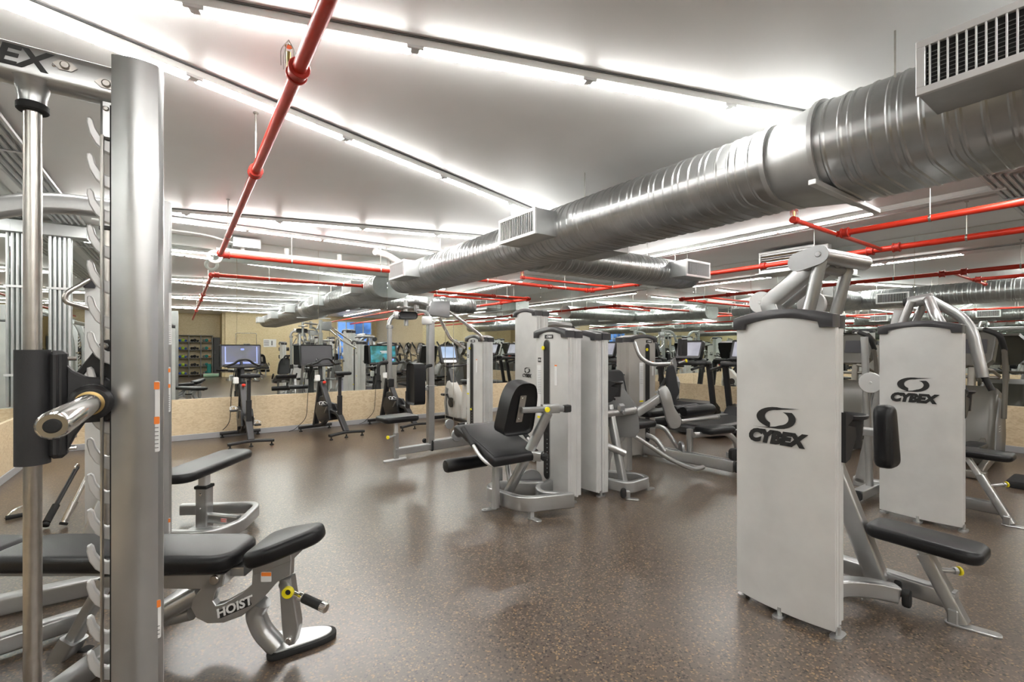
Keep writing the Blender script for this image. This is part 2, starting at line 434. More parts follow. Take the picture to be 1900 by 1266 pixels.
def oval_ring(ax, c, w, h, a, b, g, w2=None, h2=None):
    vs, fs = [], []; m = len(rrect(1, 1, .2, 8))
    for s, W, Hh in ((a, w+2*g, h+2*g), (b, (w2 or w)+2*g, (h2 or h)+2*g)):
        for (q, z) in rrect(W, Hh, Hh/2-.0005, 8): vs.append(V((c[0]+q, s, c[1]+z)) if ax == 'Y' else V((s, c[0]-q, c[1]+z)))
    for k in range(m): q = (k+1) % m; fs.append([q, k, m+k, m+q])
    fs.append(list(range(m))); fs.append([m+k for k in range(m)][::-1]); return vs, fs
def vent_box(t, face, lo, hi, z0, z1, back, side, n=19):
    """side: '-X','+X' faces, lo..hi along Y; '-Y' face, lo..hi along X"""
    def B(f0, f1, a, b, z0_, z1_, ch=.002):
        f0, f1 = sorted((f0, f1))
        return bx(f0, f1, a, b, z0_, z1_, ch) if side[1] == 'X' else bx(a, b, f0, f1, z0_, z1_, ch)
    sg = -1 if side[0] == '-' else 1
    o = part('vent_box', t, 'galvd', B(face-sg*.02, back, lo, hi, z0, z1))
    fr = .028
    part('vent_frame', o, 'alum', B(face, face-sg*.022, lo-.004, hi+.004, z1-fr, z1+.004), B(face, face-sg*.022, lo-.004, hi+.004, z0-.004, z0+fr),
         B(face, face-sg*.022, lo-.004, lo+fr, z0+fr, z1-fr), B(face, face-sg*.022, hi-fr, hi+.004, z0+fr, z1-fr))
    part('vent_throat', o, 'dark', B(face-sg*.019, face-sg*.0195, lo+fr, hi-fr, z0+fr, z1-fr, .0001))
    part('cross_blades', o, 'grey', *[B(face-sg*.016, face-sg*.019, lo+fr, hi-fr, z0+fr+k*.018, z0+fr+k*.018+.003, .0005) for k in range(1, int((z1-z0-2*fr)/.018))])
    me = None
    for i in range(n):
        y = lo+fr+(hi-lo-2*fr)*(i+.5)/n
        if me is None:
            lv = part('louver', o, 'alum', B(face-sg*.002, face-sg*.016, y-.003, y+.003, z0+fr, z1-fr, .0008)); me = lv.data; y0 = y
        else:
            lv = bpy.data.objects.new('louver', me); COL.objects.link(lv); lv.parent = o
            lv.location = (0, y-y0, 0) if side[1] == 'X' else (y-y0, 0, 0)
    return o
DC = (3.355, 2.56)
t = thing('spiral_duct', 'large galvanised flat-oval spiral duct running from top right to the back mirrors', 'duct', (3.355, 0, 2.33))
part('duct_section', t, 'galv', oval_duct('Y', DC, .75, .46, 1.50, 7.90))
part('duct_section', t, 'galv', oval_duct('Y', (3.40, 2.565), .90, .52, -7.4, 1.22))
part('transition', t, 'galvd', oval_ring('Y', (3.38, 2.562), .90, .52, 1.22, 1.50, .0, .76, .47))
part('flange', t, 'galvd', oval_ring('Y', (3.40, 2.565), .90, .52, 1.20, 1.225, .022), oval_ring('Y', DC, .75, .46, 1.49, 1.52, .012))
part('trapeze_bar', t, 'alum', bx(2.9, 3.9, 1.16, 1.20, 2.27, 2.30, .003))
part('end_cap', t, 'galvd', oval_ring('Y', DC, .75, .46, 7.88, 7.92, .006))
for lo in (6.69, 3.50): vent_box(t, 2.74, lo, lo+.62, 2.44, 2.687, 3.08, '-X')
vent_box(t, 2.66, .05, .66, 2.47, 2.70, 3.05, '-X')
for lo in (-3.2, -6.6): vent_box(t, 2.70, lo, lo+.62, 2.45, 2.69, 3.05, '-X')
for lo in (3.50, -1.5): vent_box(t, 4.06, lo, lo+.62, 2.40, 2.64, 3.70, '+X')
for x, y in ((3.03, .84), (3.62, .83), (3.1, 3.2), (3.62, 3.2), (3.1, 4.4), (3.1, 6.2), (3.62, 6.2), (3.1, -2), (3.6, -2)):
    part('hanger_rod', t, 'steel', cyl((x, y, 2.75), (x, y, ZC-.002), .005, 8))
t = thing('branch_duct', 'galvanised branch duct with end grille in front of the right mirror', 'duct', (5.3, 4.75, 2.36))
part('duct_section', t, 'galv', oval_duct('X', (4.78, 2.56), .56, .40, 3.76, 6.95))
part('end_cap', t, 'galvd', oval_ring('X', (4.78, 2.56), .56, .40, 6.94, 6.97, .005))
vent_box(t, 4.23, 6.20, 6.82, 2.44, 2.687, 4.62, '-Y')
for x in (4.6, 5.9, 6.6): part('hanger_rod', t, 'steel', cyl((x, 4.72, 2.74), (x, 4.72, ZC-.002), .005, 8))

# ------------------------------------------------------------------ sprinkler pipes
PZ = 2.59
def pipe(label, pts, r, joints=(), hangers=(), group=None):
    t = thing('sprinkler_pipe', label, 'pipe', pts[0], 'red sprinkler pipes')
    part('pipe', t, 'red', tube(pts, r, .0))
    for c, ax, k in joints: part('coupling', t, 'redg', disc(c, ax, r*1.35*k, .055), disc(V(c)-V(ax)*.03, ax, r*1.55*k, .016), disc(V(c)+V(ax)*.03, ax, r*1.55*k, .016))
    for c in hangers:
        c = V(c); part('hanger', t, 'steel', cyl(c+Z_*r, V((c.x, c.y, ZC-.002)), .0045, 8), disc(c, Y_ if abs(pts[1][1]-pts[0][1]) > .5 else X_, r+.006, .02), disc((c.x, c.y, ZC-.008), Z_, .018, .012))
    return t
jy = lambda px, py: fX(px, py, .43).y
p1 = pipe('red sprinkler pipe running from top centre-left back to the mirrors', [(.43, -8, PZ), (.43, 7.3, PZ)], .030,
     [((.43, jy(553, 120), PZ), Y_, 1), ((.43, jy(474, 316), PZ), Y_, 1), ((.43, 7.22, PZ), Y_, .95), ((.43, -2, PZ), Y_, 1)],
     [(.43, fz(471, 207, ZC).y, PZ), (.43, fz(427, 370, ZC).y, PZ), (.43, -1.5, PZ)])
y = jy(549, 95)
sh_ = part('sprinkler_head', p1, 'brass', cyl((.40, y, PZ+.02), (.40, y, PZ+.10), .009), disc((.40, y, PZ+.125), Z_, .017, .004))
part('guard_cage', sh_, 'steel', *[tube([(.40+.032*math.cos(a), y+.032*math.sin(a), PZ+.03), (.40+.034*math.cos(a), y+.034*math.sin(a), PZ+.10), (.40, y, PZ+.155)], .002, .02, 6) for a in [k*math.pi/3 for k in range(6)]])
pipe('red sprinkler pipe parallel to the back mirrors, passing under the duct', [(.43, 7.3, PZ), (7.2, 7.3, PZ)], .033,
     [((.50, 7.3, PZ), X_, 1), ((3.0, 7.3, PZ), X_, .95), ((6.1, 7.3, PZ), X_, .95), ((7.12, 7.3, PZ), X_, 1)], [(1.3, 7.3, PZ), (2.6, 7.3, PZ), (4.6, 7.3, PZ), (6.5, 7.3, PZ)])
pipe('long red sprinkler pipe along the right mirror wall past the fan coil', [(7.2, 7.3, PZ), (7.2, -8, PZ)], .036,
     [((7.2, 7.2, PZ), Y_, 1), ((7.2, 3.6, PZ), Y_, .95), ((7.2, 6.0, PZ), Y_, .95), ((7.2, 2.25, PZ), Y_, 1.05), ((7.2, 1.98, PZ), Y_, 1.05)],
     [(7.2, 4.9, PZ), (7.2, 2.9, PZ), (7.2, 1.35, PZ), (7.2, 6.6, PZ)])
pipe('bright red sprinkler pipe nearest the upper right edge under the duct', [(5.84, 2.13, PZ), (5.84, -8, PZ)], .032,
     [((5.84, 2.05, PZ), Y_, 1.1)], [(5.84, 1.35, PZ), (5.84, .3, PZ)])
def branch(label, x0, x1, y, r=.022):
    t = pipe(label, [(x0, y, PZ), (x1, y, PZ)], r, [((x0+.01, y, PZ), X_, 1.0)], [])
    h = part('sprinkler_head', t, 'brass', cyl((x0, y, PZ), (x0, y, PZ+.085), .010), disc((x0, y, PZ+.11), Z_, .018, .004))
    part('guard_cage', h, 'redg', *[tube([(x0+.03*math.cos(a), y+.03*math.sin(a), PZ+.045), (x0+.034*math.cos(a), y+.034*math.sin(a), PZ+.09), (x0, y, PZ+.145)], .0022, .02, 6) for a in [k*math.pi/3 for k in range(6)]],
         sweep([(x0+.034*math.cos(k*math.pi/8), y+.034*math.sin(k*math.pi/8), PZ+.085) for k in range(16)], circ(.0022, 6), closed=True))
    return t
branch('short red branch pipe with caged sprinkler head just below the duct', 4.85, 7.2, 2.13)
branch('short red branch pipe near the back corner crossing to the wall pipe', 4.90, 7.2, 6.62)
# ------------------------------------------------------------------ services: fan coil, conduits, insulated pipes
t = thing('fan_coil_unit', 'ceiling fan coil unit with slatted steel face by the right mirror', 'air conditioner', (8.1, 3.63, 2.6))
part('housing', t, 'galvd', bx(7.98, 8.5, 3.2, 4.05, 2.62, 2.95, .004))
part('face_frame', t, 'alum', bx(7.95, 7.985, 3.2, 4.05, 2.91, 2.95), bx(7.95, 7.985, 3.2, 4.05, 2.60, 2.64), bx(7.95, 7.985, 3.2, 3.23, 2.64, 2.91), bx(7.95, 7.985, 4.02, 4.05, 2.64, 2.91))
for k in range(6): part('slat', t, 'steel', box((7.965, 3.625, 2.665+.042*k), (.03, .80, .006), .001, (V((.8, 0, .6)), Y_, V((-.6, 0, .8)))))
for k, z in enumerate((2.68, 2.74)): part('coil_tube', t, 'brass', cyl((7.95, 3.25, z+.12), (7.95, 4.0, z+.12), .007, 8))
part('drain_pan', t, 'galv', bx(7.93, 8.5, 3.15, 4.1, 2.585, 2.60, .003))
part('valve', t, 'alum', bx(7.97, 8.1, 3.02, 3.2, 2.82, 2.93, .01))
def conduits(label, paths, r, straps=(), box_=None):
    t = thing('conduit_bundle', label, 'conduit', paths[0][0], 'electrical conduits')
    for p in paths: part('conduit', t, 'galvd', tube(p, r, .12, 8))
    for s in straps: part('strap', t, 'alum', s)
    if box_: part('junction_box', t, 'galvd', box_)
conduits('five galvanised conduits dropping down the back wall beside the left corner', [[(-1.36+.045*k, YB-.05, .62), (-1.36+.045*k, YB-.05, 2.80)] for k in range(5)], .017,
         [bx(-1.39, -1.15, YB-.075, YB-.065, z, z+.03, .002) for z in (1.0, 2.1)], bx(-1.42, -1.0, YB-.14, YB-.012, 2.78, 2.93, .004))
conduits('ceiling conduits running along the left mirror wall', [[(-1.30+.055*k, 1.0, ZC-.04), (-1.30+.055*k, 8.2, ZC-.04)] for k in range(6)], .020,
         [bx(-1.36, -.95, y, y+.04, ZC-.066, ZC-.06, .002) for y in (2.2, 4.0, 5.4, 6.8)])
conduits('bent ceiling conduits at the right edge below the duct', [[(6.0+.05*k, -2.0, ZC-.04), (6.0+.05*k, 1.05-.05*k, ZC-.04), (8.74, 1.05-.05*k, ZC-.04)] for k in range(6)], .020,
         [bx(7.2, 7.25, .7, 1.12, ZC-.07, ZC-.062, .002)])
conduits('thin conduit running along the ceiling beside the unlit tube', [[(7.02, .6, ZC-.03), (7.02, 8.2, ZC-.03)]], .012)
t = thing('insulated_pipe', 'white wrapped insulated pipe with stubs above the red pipe at the back', 'pipe', (.5, 8.0, 2.7))
part('pipe_run', t, 'insul', tube([(.42, 8.0, 2.76), (4.9, 8.0, 2.76)], .05, 0))
for x, h in ((.75, .12), (1.35, .14), (2.15, .14), (3.0, .13)): part('stub', t, 'insul', cyl((x, 8.0, 2.76), (x, 8.0, 2.76+h), .035), disc((x, 8.0, 2.765), X_, .056, .04))
part('elbow', t, 'insul', tube([(2.6, 7.55, 2.93), (2.85, 7.7, 2.93), (3.3, 7.95, 2.80), (3.5, 8.0, 2.76)], .06, .12))
part('end_ring', t, 'insul', sweep([(.40+.075*math.cos(k*math.pi/10), 7.95, 2.66+.075*math.sin(k*math.pi/10)) for k in range(20)], circ(.024, 8), closed=True))
t = thing('junction_box', 'grey steel junction box hung under the ceiling by the back mirrors', 'box', (.75, 8.0, 2.85))
part('body', t, 'galvd', bx(.62, .98, 7.88, 8.1, 2.83, 2.97, .004))
part('flex_conduit', t, 'white', tube([(.62, 7.9, 2.88), (.3, 7.8, 2.93), (-.6, 7.75, 2.95), (-.9, 7.75, 2.95)], .012, .1, 8))
# ------------------------------------------------------------------ weight-stack towers
def swoosh(parent, o, ux, uy, s, m='ink'):
    """the two-crescent emblem above the lettering, width s"""
    def arc(cx, cy, rx, ry, a0, a1, n=14): return [(cx+rx*math.cos(math.radians(a0+(a1-a0)*k/n)), cy+ry*math.sin(math.radians(a0+(a1-a0)*k/n))) for k in range(n+1)]
    p1 = [(.5*s, .245*s)] + arc(.0*s, .0*s, .44*s, .245*s, 75, 252) + arc(.02*s, .015*s, .27*s, .165*s, 235, 88) + [(.14*s, .20*s)]
    p2 = arc(.02*s, .0, .40*s, .245*s, 38, -95) + [(-.52*s, -.25*s), (-.25*s, -.235*s), (-.02*s, -.20*s)] + arc(.02*s, .0, .25*s, .165*s, -75, 60)
    nn = V(ux).cross(V(uy))
    part('emblem', parent, m, prism(p1, V(o), ux, uy, .0012), prism(p2, V(o), ux, uy, .0012))
def tower(t, c, Nn, h=1.545, w=.46, D=.12, m='shroud', slot=False, slot_t=0., logo=None, bulge=.03, pin=.42, holder=None, plates=True):
    """c: centre of the front face on the floor, Nn: the way the front looks"""
    Nn = V(Nn).normalized(); T = Z_.cross(Nn); c = V(c)
    dep = lambda a: bulge*(1-(2*a/w)**2)
    P = lambda a, n, z: c + T*a + Nn*n + Z_*z
    k = 14; arcp = [(-w/2+w*i/k, dep(-w/2+w*i/k)) for i in range(k+1)]
    # prism in plan: ux = T, uy = Nn -> extrudes along T x Nn = -Z; so flip
    def plan(poly, z0, z1): return prism([(a, -b) for a, b in poly], c+Z_*z0, T, -Nn, z1-z0, .003)
    hD = D*.5
    part('front_shroud', t, m, plan([(-w/2+.006, -hD+.004)]+arcp+[(w/2-.006, -hD+.004)], .03, h-.034))
    part('rear_shroud', t, m, plan([(a*.99, -D-b*.6) for a, b in arcp]+[(w/2-.012, -hD), (-w/2+.012, -hD)], .05, h-.036))
    part('side_rib', t, m, *[cyl(P(sg*(w/2-.012), -hD*.5, .04), P(sg*(w/2-.012), -hD*.5, h-.05), .016, 10) for sg in (-1, 1)],
         *[cyl(P(sg*(w/2-.018), -hD*1.5, .04), P(sg*(w/2-.018), -hD*1.5, h-.05), .016, 10) for sg in (-1, 1)])
    n = 12
    top = [(-(w/2+.004)+(w+.008)*i/n, h-.038*((2*i/n-1)**2)) for i in range(n+1)]
    low = [(w/2+.004, h-.098), (w/2-.055, h-.098), (w/2-.062, h-.072)] + [((w/2-.062)*(1-2*i/n), h-.072+.026*(1-(1-2*i/n)**2)) for i in range(1, n)] + [(-w/2+.062, h-.072), (-w/2+.055, h-.098), (-w/2-.004, h-.098)]
    part('top_cap', t, 'cap', prism(top+low, P(0, -hD*1.0, 0), T, Z_, hD+bulge+.006, .006, 2))
    part('rear_cap', t, 'cap', prism([(a*.985, z-.004) for a, z in top+low], P(0, -D-bulge*.6-.004, 0), T, Z_, hD+bulge*.6-.002, .006, 2))
    for a, b in ((-w/2+.02, -hD), (w/2-.0, -hD*.6), (0, .02)):
        part('foot', t, 'silver', prism(rrect(.05, .10, .024, 4), P(a, b, 0), T, -Nn, .012), cyl(P(a, b, 0), P(a, b, .05), .014, 10))
    f = lambda a: dep(a)+.0005
    if slot:
        z0, z1, sw = .17, h-.12, .074
        part('slot_rim', t, 'grey', prism(rrect(sw+.016, z1-z0+.016, (sw+.016)/2-.001, 8), P(slot_t, f(slot_t)-.006, (z0+z1)/2), T, Z_, .010, .003))
        sl = part('weight_slot', t, 'black', prism(rrect(sw, z1-z0, sw/2-.001, 8), P(slot_t, f(slot_t)-.002, (z0+z1)/2), T, Z_, .0085))
        part('plate_holes', sl, 'alum', *[disc(P(slot_t+.012, f(slot_t)+.007, z0+.06+.037*i), Nn, .0045, .002, 8, .0005) for i in range(9)])
        part('selector_pin', t, 'yellow', disc(P(slot_t+.008, f(slot_t)+.02, pin), Nn, .014, .02, 14))
        part('range_knob', t, 'yellow', cyl(P(slot_t-.03, f(slot_t)-.01, z1-.07), P(slot_t-.03, f(slot_t)+.012, z1-.07), .008, 10), disc(P(slot_t-.03, f(slot_t)+.02, z1-.07), Nn, .019, .014, 14))
        np = part('name_plate', t, 'ink', prism(rrect(.115, .036, .006, 2), P(slot_t+.03, f(slot_t+.03), h-.088), T, Z_, .003))
        text('lettering', np, 'inkw', 'CYBEX', .024, P(slot_t+.036, f(slot_t+.03)+.003, h-.089), T, Z_, .25, .0006)
        if slot_t >= 0 or True:
            q = slot_t-.115
            mp = part('model_plate', t, 'ink', prism(rrect(.055, .042, .006, 2), P(q, f(q), h-.30), T, Z_, .003))
            text('lettering', mp, 'inkw', 'VR1', .028, P(q, f(q)+.003, h-.301), T, Z_, 0, .0004)
            ps = part('instruction_placard', t, 'paper', prism(rrect(.075, .50, .004, 2), P(q, f(q), h-.60), T, Z_, .0015))
            part('print_lines', ps, 'grey', *[box(P(q, f(q)+.002, h-.40-.016*i), (.055, .002, .003), .0003, (T, Nn, Z_)) for i in range(14)])
            part('caution_strip', ps, 'yellow', box(P(q, f(q)+.002, h-.83), (.07, .002, .02), .0003, (T, Nn, Z_)))
            q2 = slot_t+.12
            ws = part('warning_sticker', t, 'paper', prism(rrect(.034, .18, .004, 2), P(q2, f(q2), h-.43), T, Z_, .0015))
            part('warning_header', ws, 'orange', box(P(q2, f(q2)+.002, h-.345), (.032, .002, .012), .0003, (T, Nn, Z_)))
    if logo:
        a, zz, s = logo
        bm = part('logo', t, 'ink', box(P(a-.0, f(a)-.003, zz), (.004, .002, .002), .0003, (T, Nn, Z_)))
        swoosh(bm, P(a+.005, f(a)+.0002, zz+.040*s/.25), T, Z_, s*.82)
        text('lettering', bm, 'ink', 'CYBEX', .31*s, P(a-.004, f(a)+.0002, zz-.055*s/.25), T, Z_, .22, .006*s/.25, sx=1.02)
def cup_holder(t, c, out, s=1.0):
    """c: rim centre; out: direction from the tower to the cup"""
    c = V(c); o = V(out).normalized(); T = Z_.cross(o)
    k = part('cup_holder', t, 'black', lathe([(.050*s, -.13*s), (.053*s, -.13*s), (.060*s, -.02*s), (.075*s, -.012*s), (.078*s, 0), (.070*s, .002), (.055*s, -.02*s), (.047*s, -.115*s)], c, Z_, 20),
             prism([(-.08*s, -.03*s), (.0, -.045*s), (.02*s, -.06*s), (-.06*s, -.16*s), (-.10*s, -.17*s), (-.10*s, .02*s), (-.06*s, .01*s), (.0, .0)], c - o*.03*s + T*-.02, o, Z_, .04))
    part('hook_peg', k, 'black', tube([c-o*.09*s+Z_*-.15*s, c+o*.0-Z_*.155*s], .008, 0, 8), disc(c+o*.0-Z_*.155*s, o, .012, .008, 10))
def knob(t, a, b, m='yellow'):
    a, b = V(a), V(b); d = (b-a).normalized()
    k = part('adjust_knob', t, 'silver', cyl(a, b-d*.02, .012, 10), disc(b-d*.028, d, .018, .02))
    part('knob_cap', k, m, disc(b-d*.008, d, .022, .014))
def foot_plate(t, c, d, l=.15, w=.055):
    c = V(c); d = V(d).normalized(); part('foot_plate', t, 'silver', prism(rrect(l, w, w*.45, 5), c, d, Z_.cross(d), .010, .002), cyl(c+d*(l*.3)+Z_*.008, c+d*(l*.3)+Z_*.013, .011, 10), box(c-d*(l*.34)+Z_*.04, (.04, .04, .07), .005))

# ---- seated row machine, right foreground
t = row = thing('seated_row_machine', 'seated row weight machine with pale logo tower, nearest on the right', 'weight machine', (2.75, 1.1, 0))
tower(t, (2.478, 1.145, 0), -X_, 1.545, .47, .10, logo=(-.02, .955, .27))
cup_holder(t, (2.72, .955, 1.02), X_, 1.25)
part('tower_base', t, 'silver', rtube([(2.58, 1.25, .08), (3.06, 1.25, .08)], .09, .07), rtube([(2.58, 1.06, .10), (2.76, 1.0, .13), (2.92, .90, .11), (3.0, .83, .09)], .07, .085, fil=.09))
part('bumper', t, 'rubber', prism(rrect(.05, .09, .022, 4), (2.995, .80, .085), X_, Z_, .035, .01, 2))
part('bumper', t, 'rubber', prism(rrect(.05, .09, .022, 4), (3.10, .86, .085), X_, Z_, .035, .01, 2))
part('base_beam', t, 'silver', rtube([(3.12, .62, .105), (3.12, 1.60, .105)], .07, .09))
foot_plate(t, (3.10, .56, 0), (.25, -1, 0), .20)
part('rear_foot', t, 'silver', rtube([(3.14, 1.58, .05), (3.50, 1.58, .05)], .07, .09))
part('seat_post', t, 'silver', rtube([(3.11, .60, .01), (3.11, .74, .30)], .075, .06, up=Y_))
part('seat_stem', t, 'alum', rtube([(3.11, .735, .29), (3.11, .765, .355)], .055, .045, up=Y_))
knob(t, (3.11, .70, .23), (3.20, .62, .23))
part('seat', t, 'vinyl', pad((3.08, .735, .345), X_, V((0, 1, .02)), .235, .46, .065, .06, .026))
part('main_upright', t, 'silver', rtube([(3.08, .93, .10), (3.08, 1.50, 1.64), (3.08, 1.19, 1.88)], .075, .10, up=Y_, fil=.03))
part('side_upright', t, 'silver', tube([(3.25, 1.55, 1.45), (3.25, 1.50, 1.62), (3.25, 1.19, 1.87)], .036, .03))
part('lower_upright', t, 'silver', rtube([(3.25, 1.2, .1), (3.25, 1.55, 1.5)], .06, .06, up=Y_))
part('pivot_tube', t, 'silver', cyl((2.97, 1.17, 1.88), (3.42, 1.10, 1.87), .045, 18), cyl((2.97, 1.27, 1.85), (3.42, 1.19, 1.83), .04, 16))
part('pivot_plate', t, 'silverd', prism([(x*.055+(-.055 if k < 9 else .055), z) for k, (x, z) in enumerate([(math.cos(math.radians(90+180*i/8)), .055*math.sin(math.radians(90+180*i/8))) for i in range(9)]+[(math.cos(math.radians(-90+180*i/8)), .055*math.sin(math.radians(-90+180*i/8))) for i in range(9)])], (2.955, 1.22, 1.865), V((0, 1, -.25)), V((0, .25, 1)), -.015), disc((2.94, 1.165, 1.88), X_, .016, .012))
for x in (2.99, 3.37):
    part('movement_arm', t, 'silver', tube([(x, 1.17, 1.86), (x, 1.235, 1.55), (x-.02, 1.36, 1.25), (x, 1.46, 1.08)], .034, .1))
    part('hand_grip', t, 'grip', tube([(x, 1.46, 1.09), (x, 1.44, .96)], .018, 0))
for (x, y, z, r) in ((3.17, 1.60, 1.655, .072), (3.34, 1.36, 1.63, .085)): part('pulley', t, 'alum', disc((x, y, z), X_, r, .03), disc((x, y, z), X_, .012, .045))
part('chest_pad', t, 'vinyl', prism(soft([(-.085, -.175), (.085, -.175), (.055, .16), (-.055, .16)], .06), (3.08, .935, .885), X_, V((0, .04, 1)), .085, .028, 4))
part('chest_pad_bar', t, 'silver', rtube([(3.08, .93, .89), (3.08, 1.22, .89)], .045, .045))

# ---- chest press machine behind it
t = press = thing('chest_press_machine', 'press weight machine with second logo tower, behind the row machine at right', 'weight machine', (4.95, 1.15, 0))
tower(t, (4.68, 1.15, 0), -X_, 1.56, .50, .10, logo=(-.03, 1.02, .28))
cup_holder(t, (4.92, .96, 1.02), X_, 1.15)
part('tower_base', t, 'silver', rtube([(4.72, 1.57, .09), (5.25, 1.57, .09)], .085, .085))
part('tower_base', t, 'silver', rtube([(4.8, 1.15, .08), (5.2, 1.15, .08)], .07, .07))
part('end_bumper', t, 'rubber', prism(rrect(.085, .085, .03, 4), (4.70, 1.57, .09), Y_, Z_, .02, .006))
part('base_beam', t, 'silver', rtube([(5.2, .78, .10), (5.2, 1.75, .10)], .07, .09))
part('front_post', t, 'silver', rtube([(5.16, .72, .01), (5.2, .90, .34)], .075, .055, up=Y_))
part('post_stem', t, 'alum', rtube([(5.2, .90, .33), (5.2, .98, .48)], .055, .04, up=Y_))
foot_plate(t, (5.14, .68, 0), (.25, -1, 0), .18)
knob(t, (5.19, .84, .27), (5.30, .76, .28))
part('seat', t, 'vinyl', pad((5.24, .93, .475), X_, Y_, .26, .44, .055, .07, .024))
part('rear_upright', t, 'silver', rtube([(4.98, 1.56, .1), (4.98, 1.60, 1.45)], .05, .05, up=Y_), rtube([(5.2, 1.70, .1), (5.2, 1.40, 1.68)], .07, .09, up=Y_))
part('pulley', t, 'alum', disc((4.88, 1.52, 1.05), X_, .088, .03), disc((4.88, 1.52, 1.05), X_, .012, .045))
part('cable', t, 'black', tube([(4.88, 1.44, 1.05), (4.95, 1.35, .2)], .004, 0, 6))
part('pivot_tube', t, 'silver', cyl((5.14, 1.33, 1.745), (5.14, 1.17, 1.765), .045, 16))
part('pivot_cap', t, 'rubber', cyl((5.14, 1.36, 1.74), (5.14, 1.32, 1.747), .043, 16))
part('support_strut', t, 'silver', tube([(5.10, 1.30, 1.75), (5.10, 1.40, 1.45)], .032, 0), tube([(5.22, 1.24, 1.75), (5.22, 1.36, 1.45)], .032, 0))
for x, dy in ((5.14, 0), (4.86, .10)):
    part('press_arm', t, 'silver', tube([(5.14, 1.20, 1.765), (x, .99+dy, 1.60), (x, .93+dy, 1.48), (x, .87+dy, 1.12)], .038, .06))
    part('hand_grip', t, 'grip', tube([(x, .87+dy, 1.14), (x, .82+dy, 1.02)], .022, 0))
part('back_pad', t, 'vinyl', prism(rrect(.26, .5, .07, 5), (5.26, 1.30, .85), X_, Z_, .07, .026, 4))

# ---- leg extension, centre
t = legx = thing('leg_extension_machine', 'leg extension machine with black padded seat in the centre', 'weight machine', (2.45, 3.2, 0))
tower(t, (2.735, 3.25, 0), -X_, 1.54, .44, .155, slot=True, slot_t=-.03, pin=.37)
part('seat', t, 'vinyl', prism(soft([(-.28, .0), (.33, .175), (.375, .165), (.37, .09), (.32, .065), (.24, .085), (-.28, -.078)], .03, 3), (1.96, 3.30, .50), Y_, Z_, .47, .022, 3))
SN = V((0, -.27, 1)).normalized()
part('seat_seam', t, 'black', rtube([(1.985, 3.05, .515), (1.985, 3.58, .668)], .004, .004, rr=.001))
part('backrest', t, 'vinyl', prism(soft([(-.15, -.22), (.15, -.22), (.135, .10), (.085, .21), (-.085, .21), (-.135, .10)], .07), (2.24, 3.05, .865), X_, V((.10, -.17, 1)), -.085, .03, 4))
bk = part('back_plate', t, 'steel', prism(rrect(.06, .22, .004, 2), (2.24, 3.044, .86), X_, V((.10, -.17, 1)), .006))
part('bolt', bk, 'chrome', *[disc((2.235+q*.1, 3.035-q*.17, .86+q), Y_, .008, .006, 10) for q in (-.085, .085)])
part('back_bar', t, 'silverd', rtube([(2.24, 3.03, .85), (2.62, 2.93, .845)], .032, .05, up=Z_))
part('back_bar_end', t, 'rubber', box((2.63, 2.928, .845), (.07, .05, .06), .008))
part('back_clamp', t, 'silver', rtube([(2.42, 3.0, .85), (2.56, 2.95, .85)], .06, .075))
knob(t, (2.44, 2.99, .85), (2.40, 2.90, .855))
part('back_post', t, 'silver', tube([(2.24, 3.27, .08), (2.34, 3.10, .45), (2.46, 2.97, .82)], .042, .05))
part('cross_block', t, 'silver', rtube([(2.18, 3.32, .50), (2.42, 3.0, .46)], .09, .075))
part('cross_block_cap', t, 'rubber', box((2.435, 2.98, .458), (.085, .05, .055), .014, (V((.8, .6, 0)), V((-.6, .8, 0)), Z_)))
part('seat_support', t, 'silver', rtube([(2.08, 3.17, .06), (2.08, 3.17, .50)], .05, .05, up=Y_), rtube([(2.33, 3.5, .06), (2.33, 3.5, .56)], .05, .06, up=Y_), tube([(2.33, 3.30, .10), (2.36, 3.42, .38)], .025, 0))
part('base_frame', t, 'silver', rtube([(2.60, 3.20, .12), (2.26, 3.46, .12), (2.12, 3.36, .12), (2.20, 2.95, .12), (2.60, 2.82, .12)], .055, .12, fil=.10), rtube([(2.70, 3.22, .12), (2.50, 3.16, .12), (2.42, 3.03, .12), (2.55, 2.86, .12)], .05, .11, fil=.07))
for c, d in (((2.27, 2.90, 0), (.1, -1, 0)), ((2.10, 3.30, 0), (-1, .2, 0)), ((2.42, 3.75, 0), (.3, 1, 0))): foot_plate(t, c, d, .13)
part('cam_disc', t, 'silverd', disc((2.56, 3.33, .16), V((.3, 1, 0)), .105, .03))
part('rear_leg', t, 'silver', rtube([(2.42, 3.72, .03), (2.42, 3.55, .55)], .06, .06, up=Y_))
part('shin_roller', t, 'vinyl', lathe([(.02, 0), (.05, .004), (.058, .02), (.058, .41), (.05, .426), (.02, .43)], (1.86, 3.63, .33), X_, 20))
part('roller_arm', t, 'silver', rtube([(2.31, 3.63, .33), (2.38, 3.60, .36), (2.38, 3.46, .56)], .04, .05, fil=.05))
for x in (1.93, 2.48):
    part('side_handle', t, 'alum', tube([(x, 3.38, .64), (x, 3.18, .50), (x+(.03 if x < 2 else -.03), 3.10, .44), (x+(.14 if x < 2 else -.10), 3.06, .42)], .014, .05))
    part('hand_grip', t, 'grip', tube([(x, 3.44, .68), (x, 3.27, .565)], .021, 0))

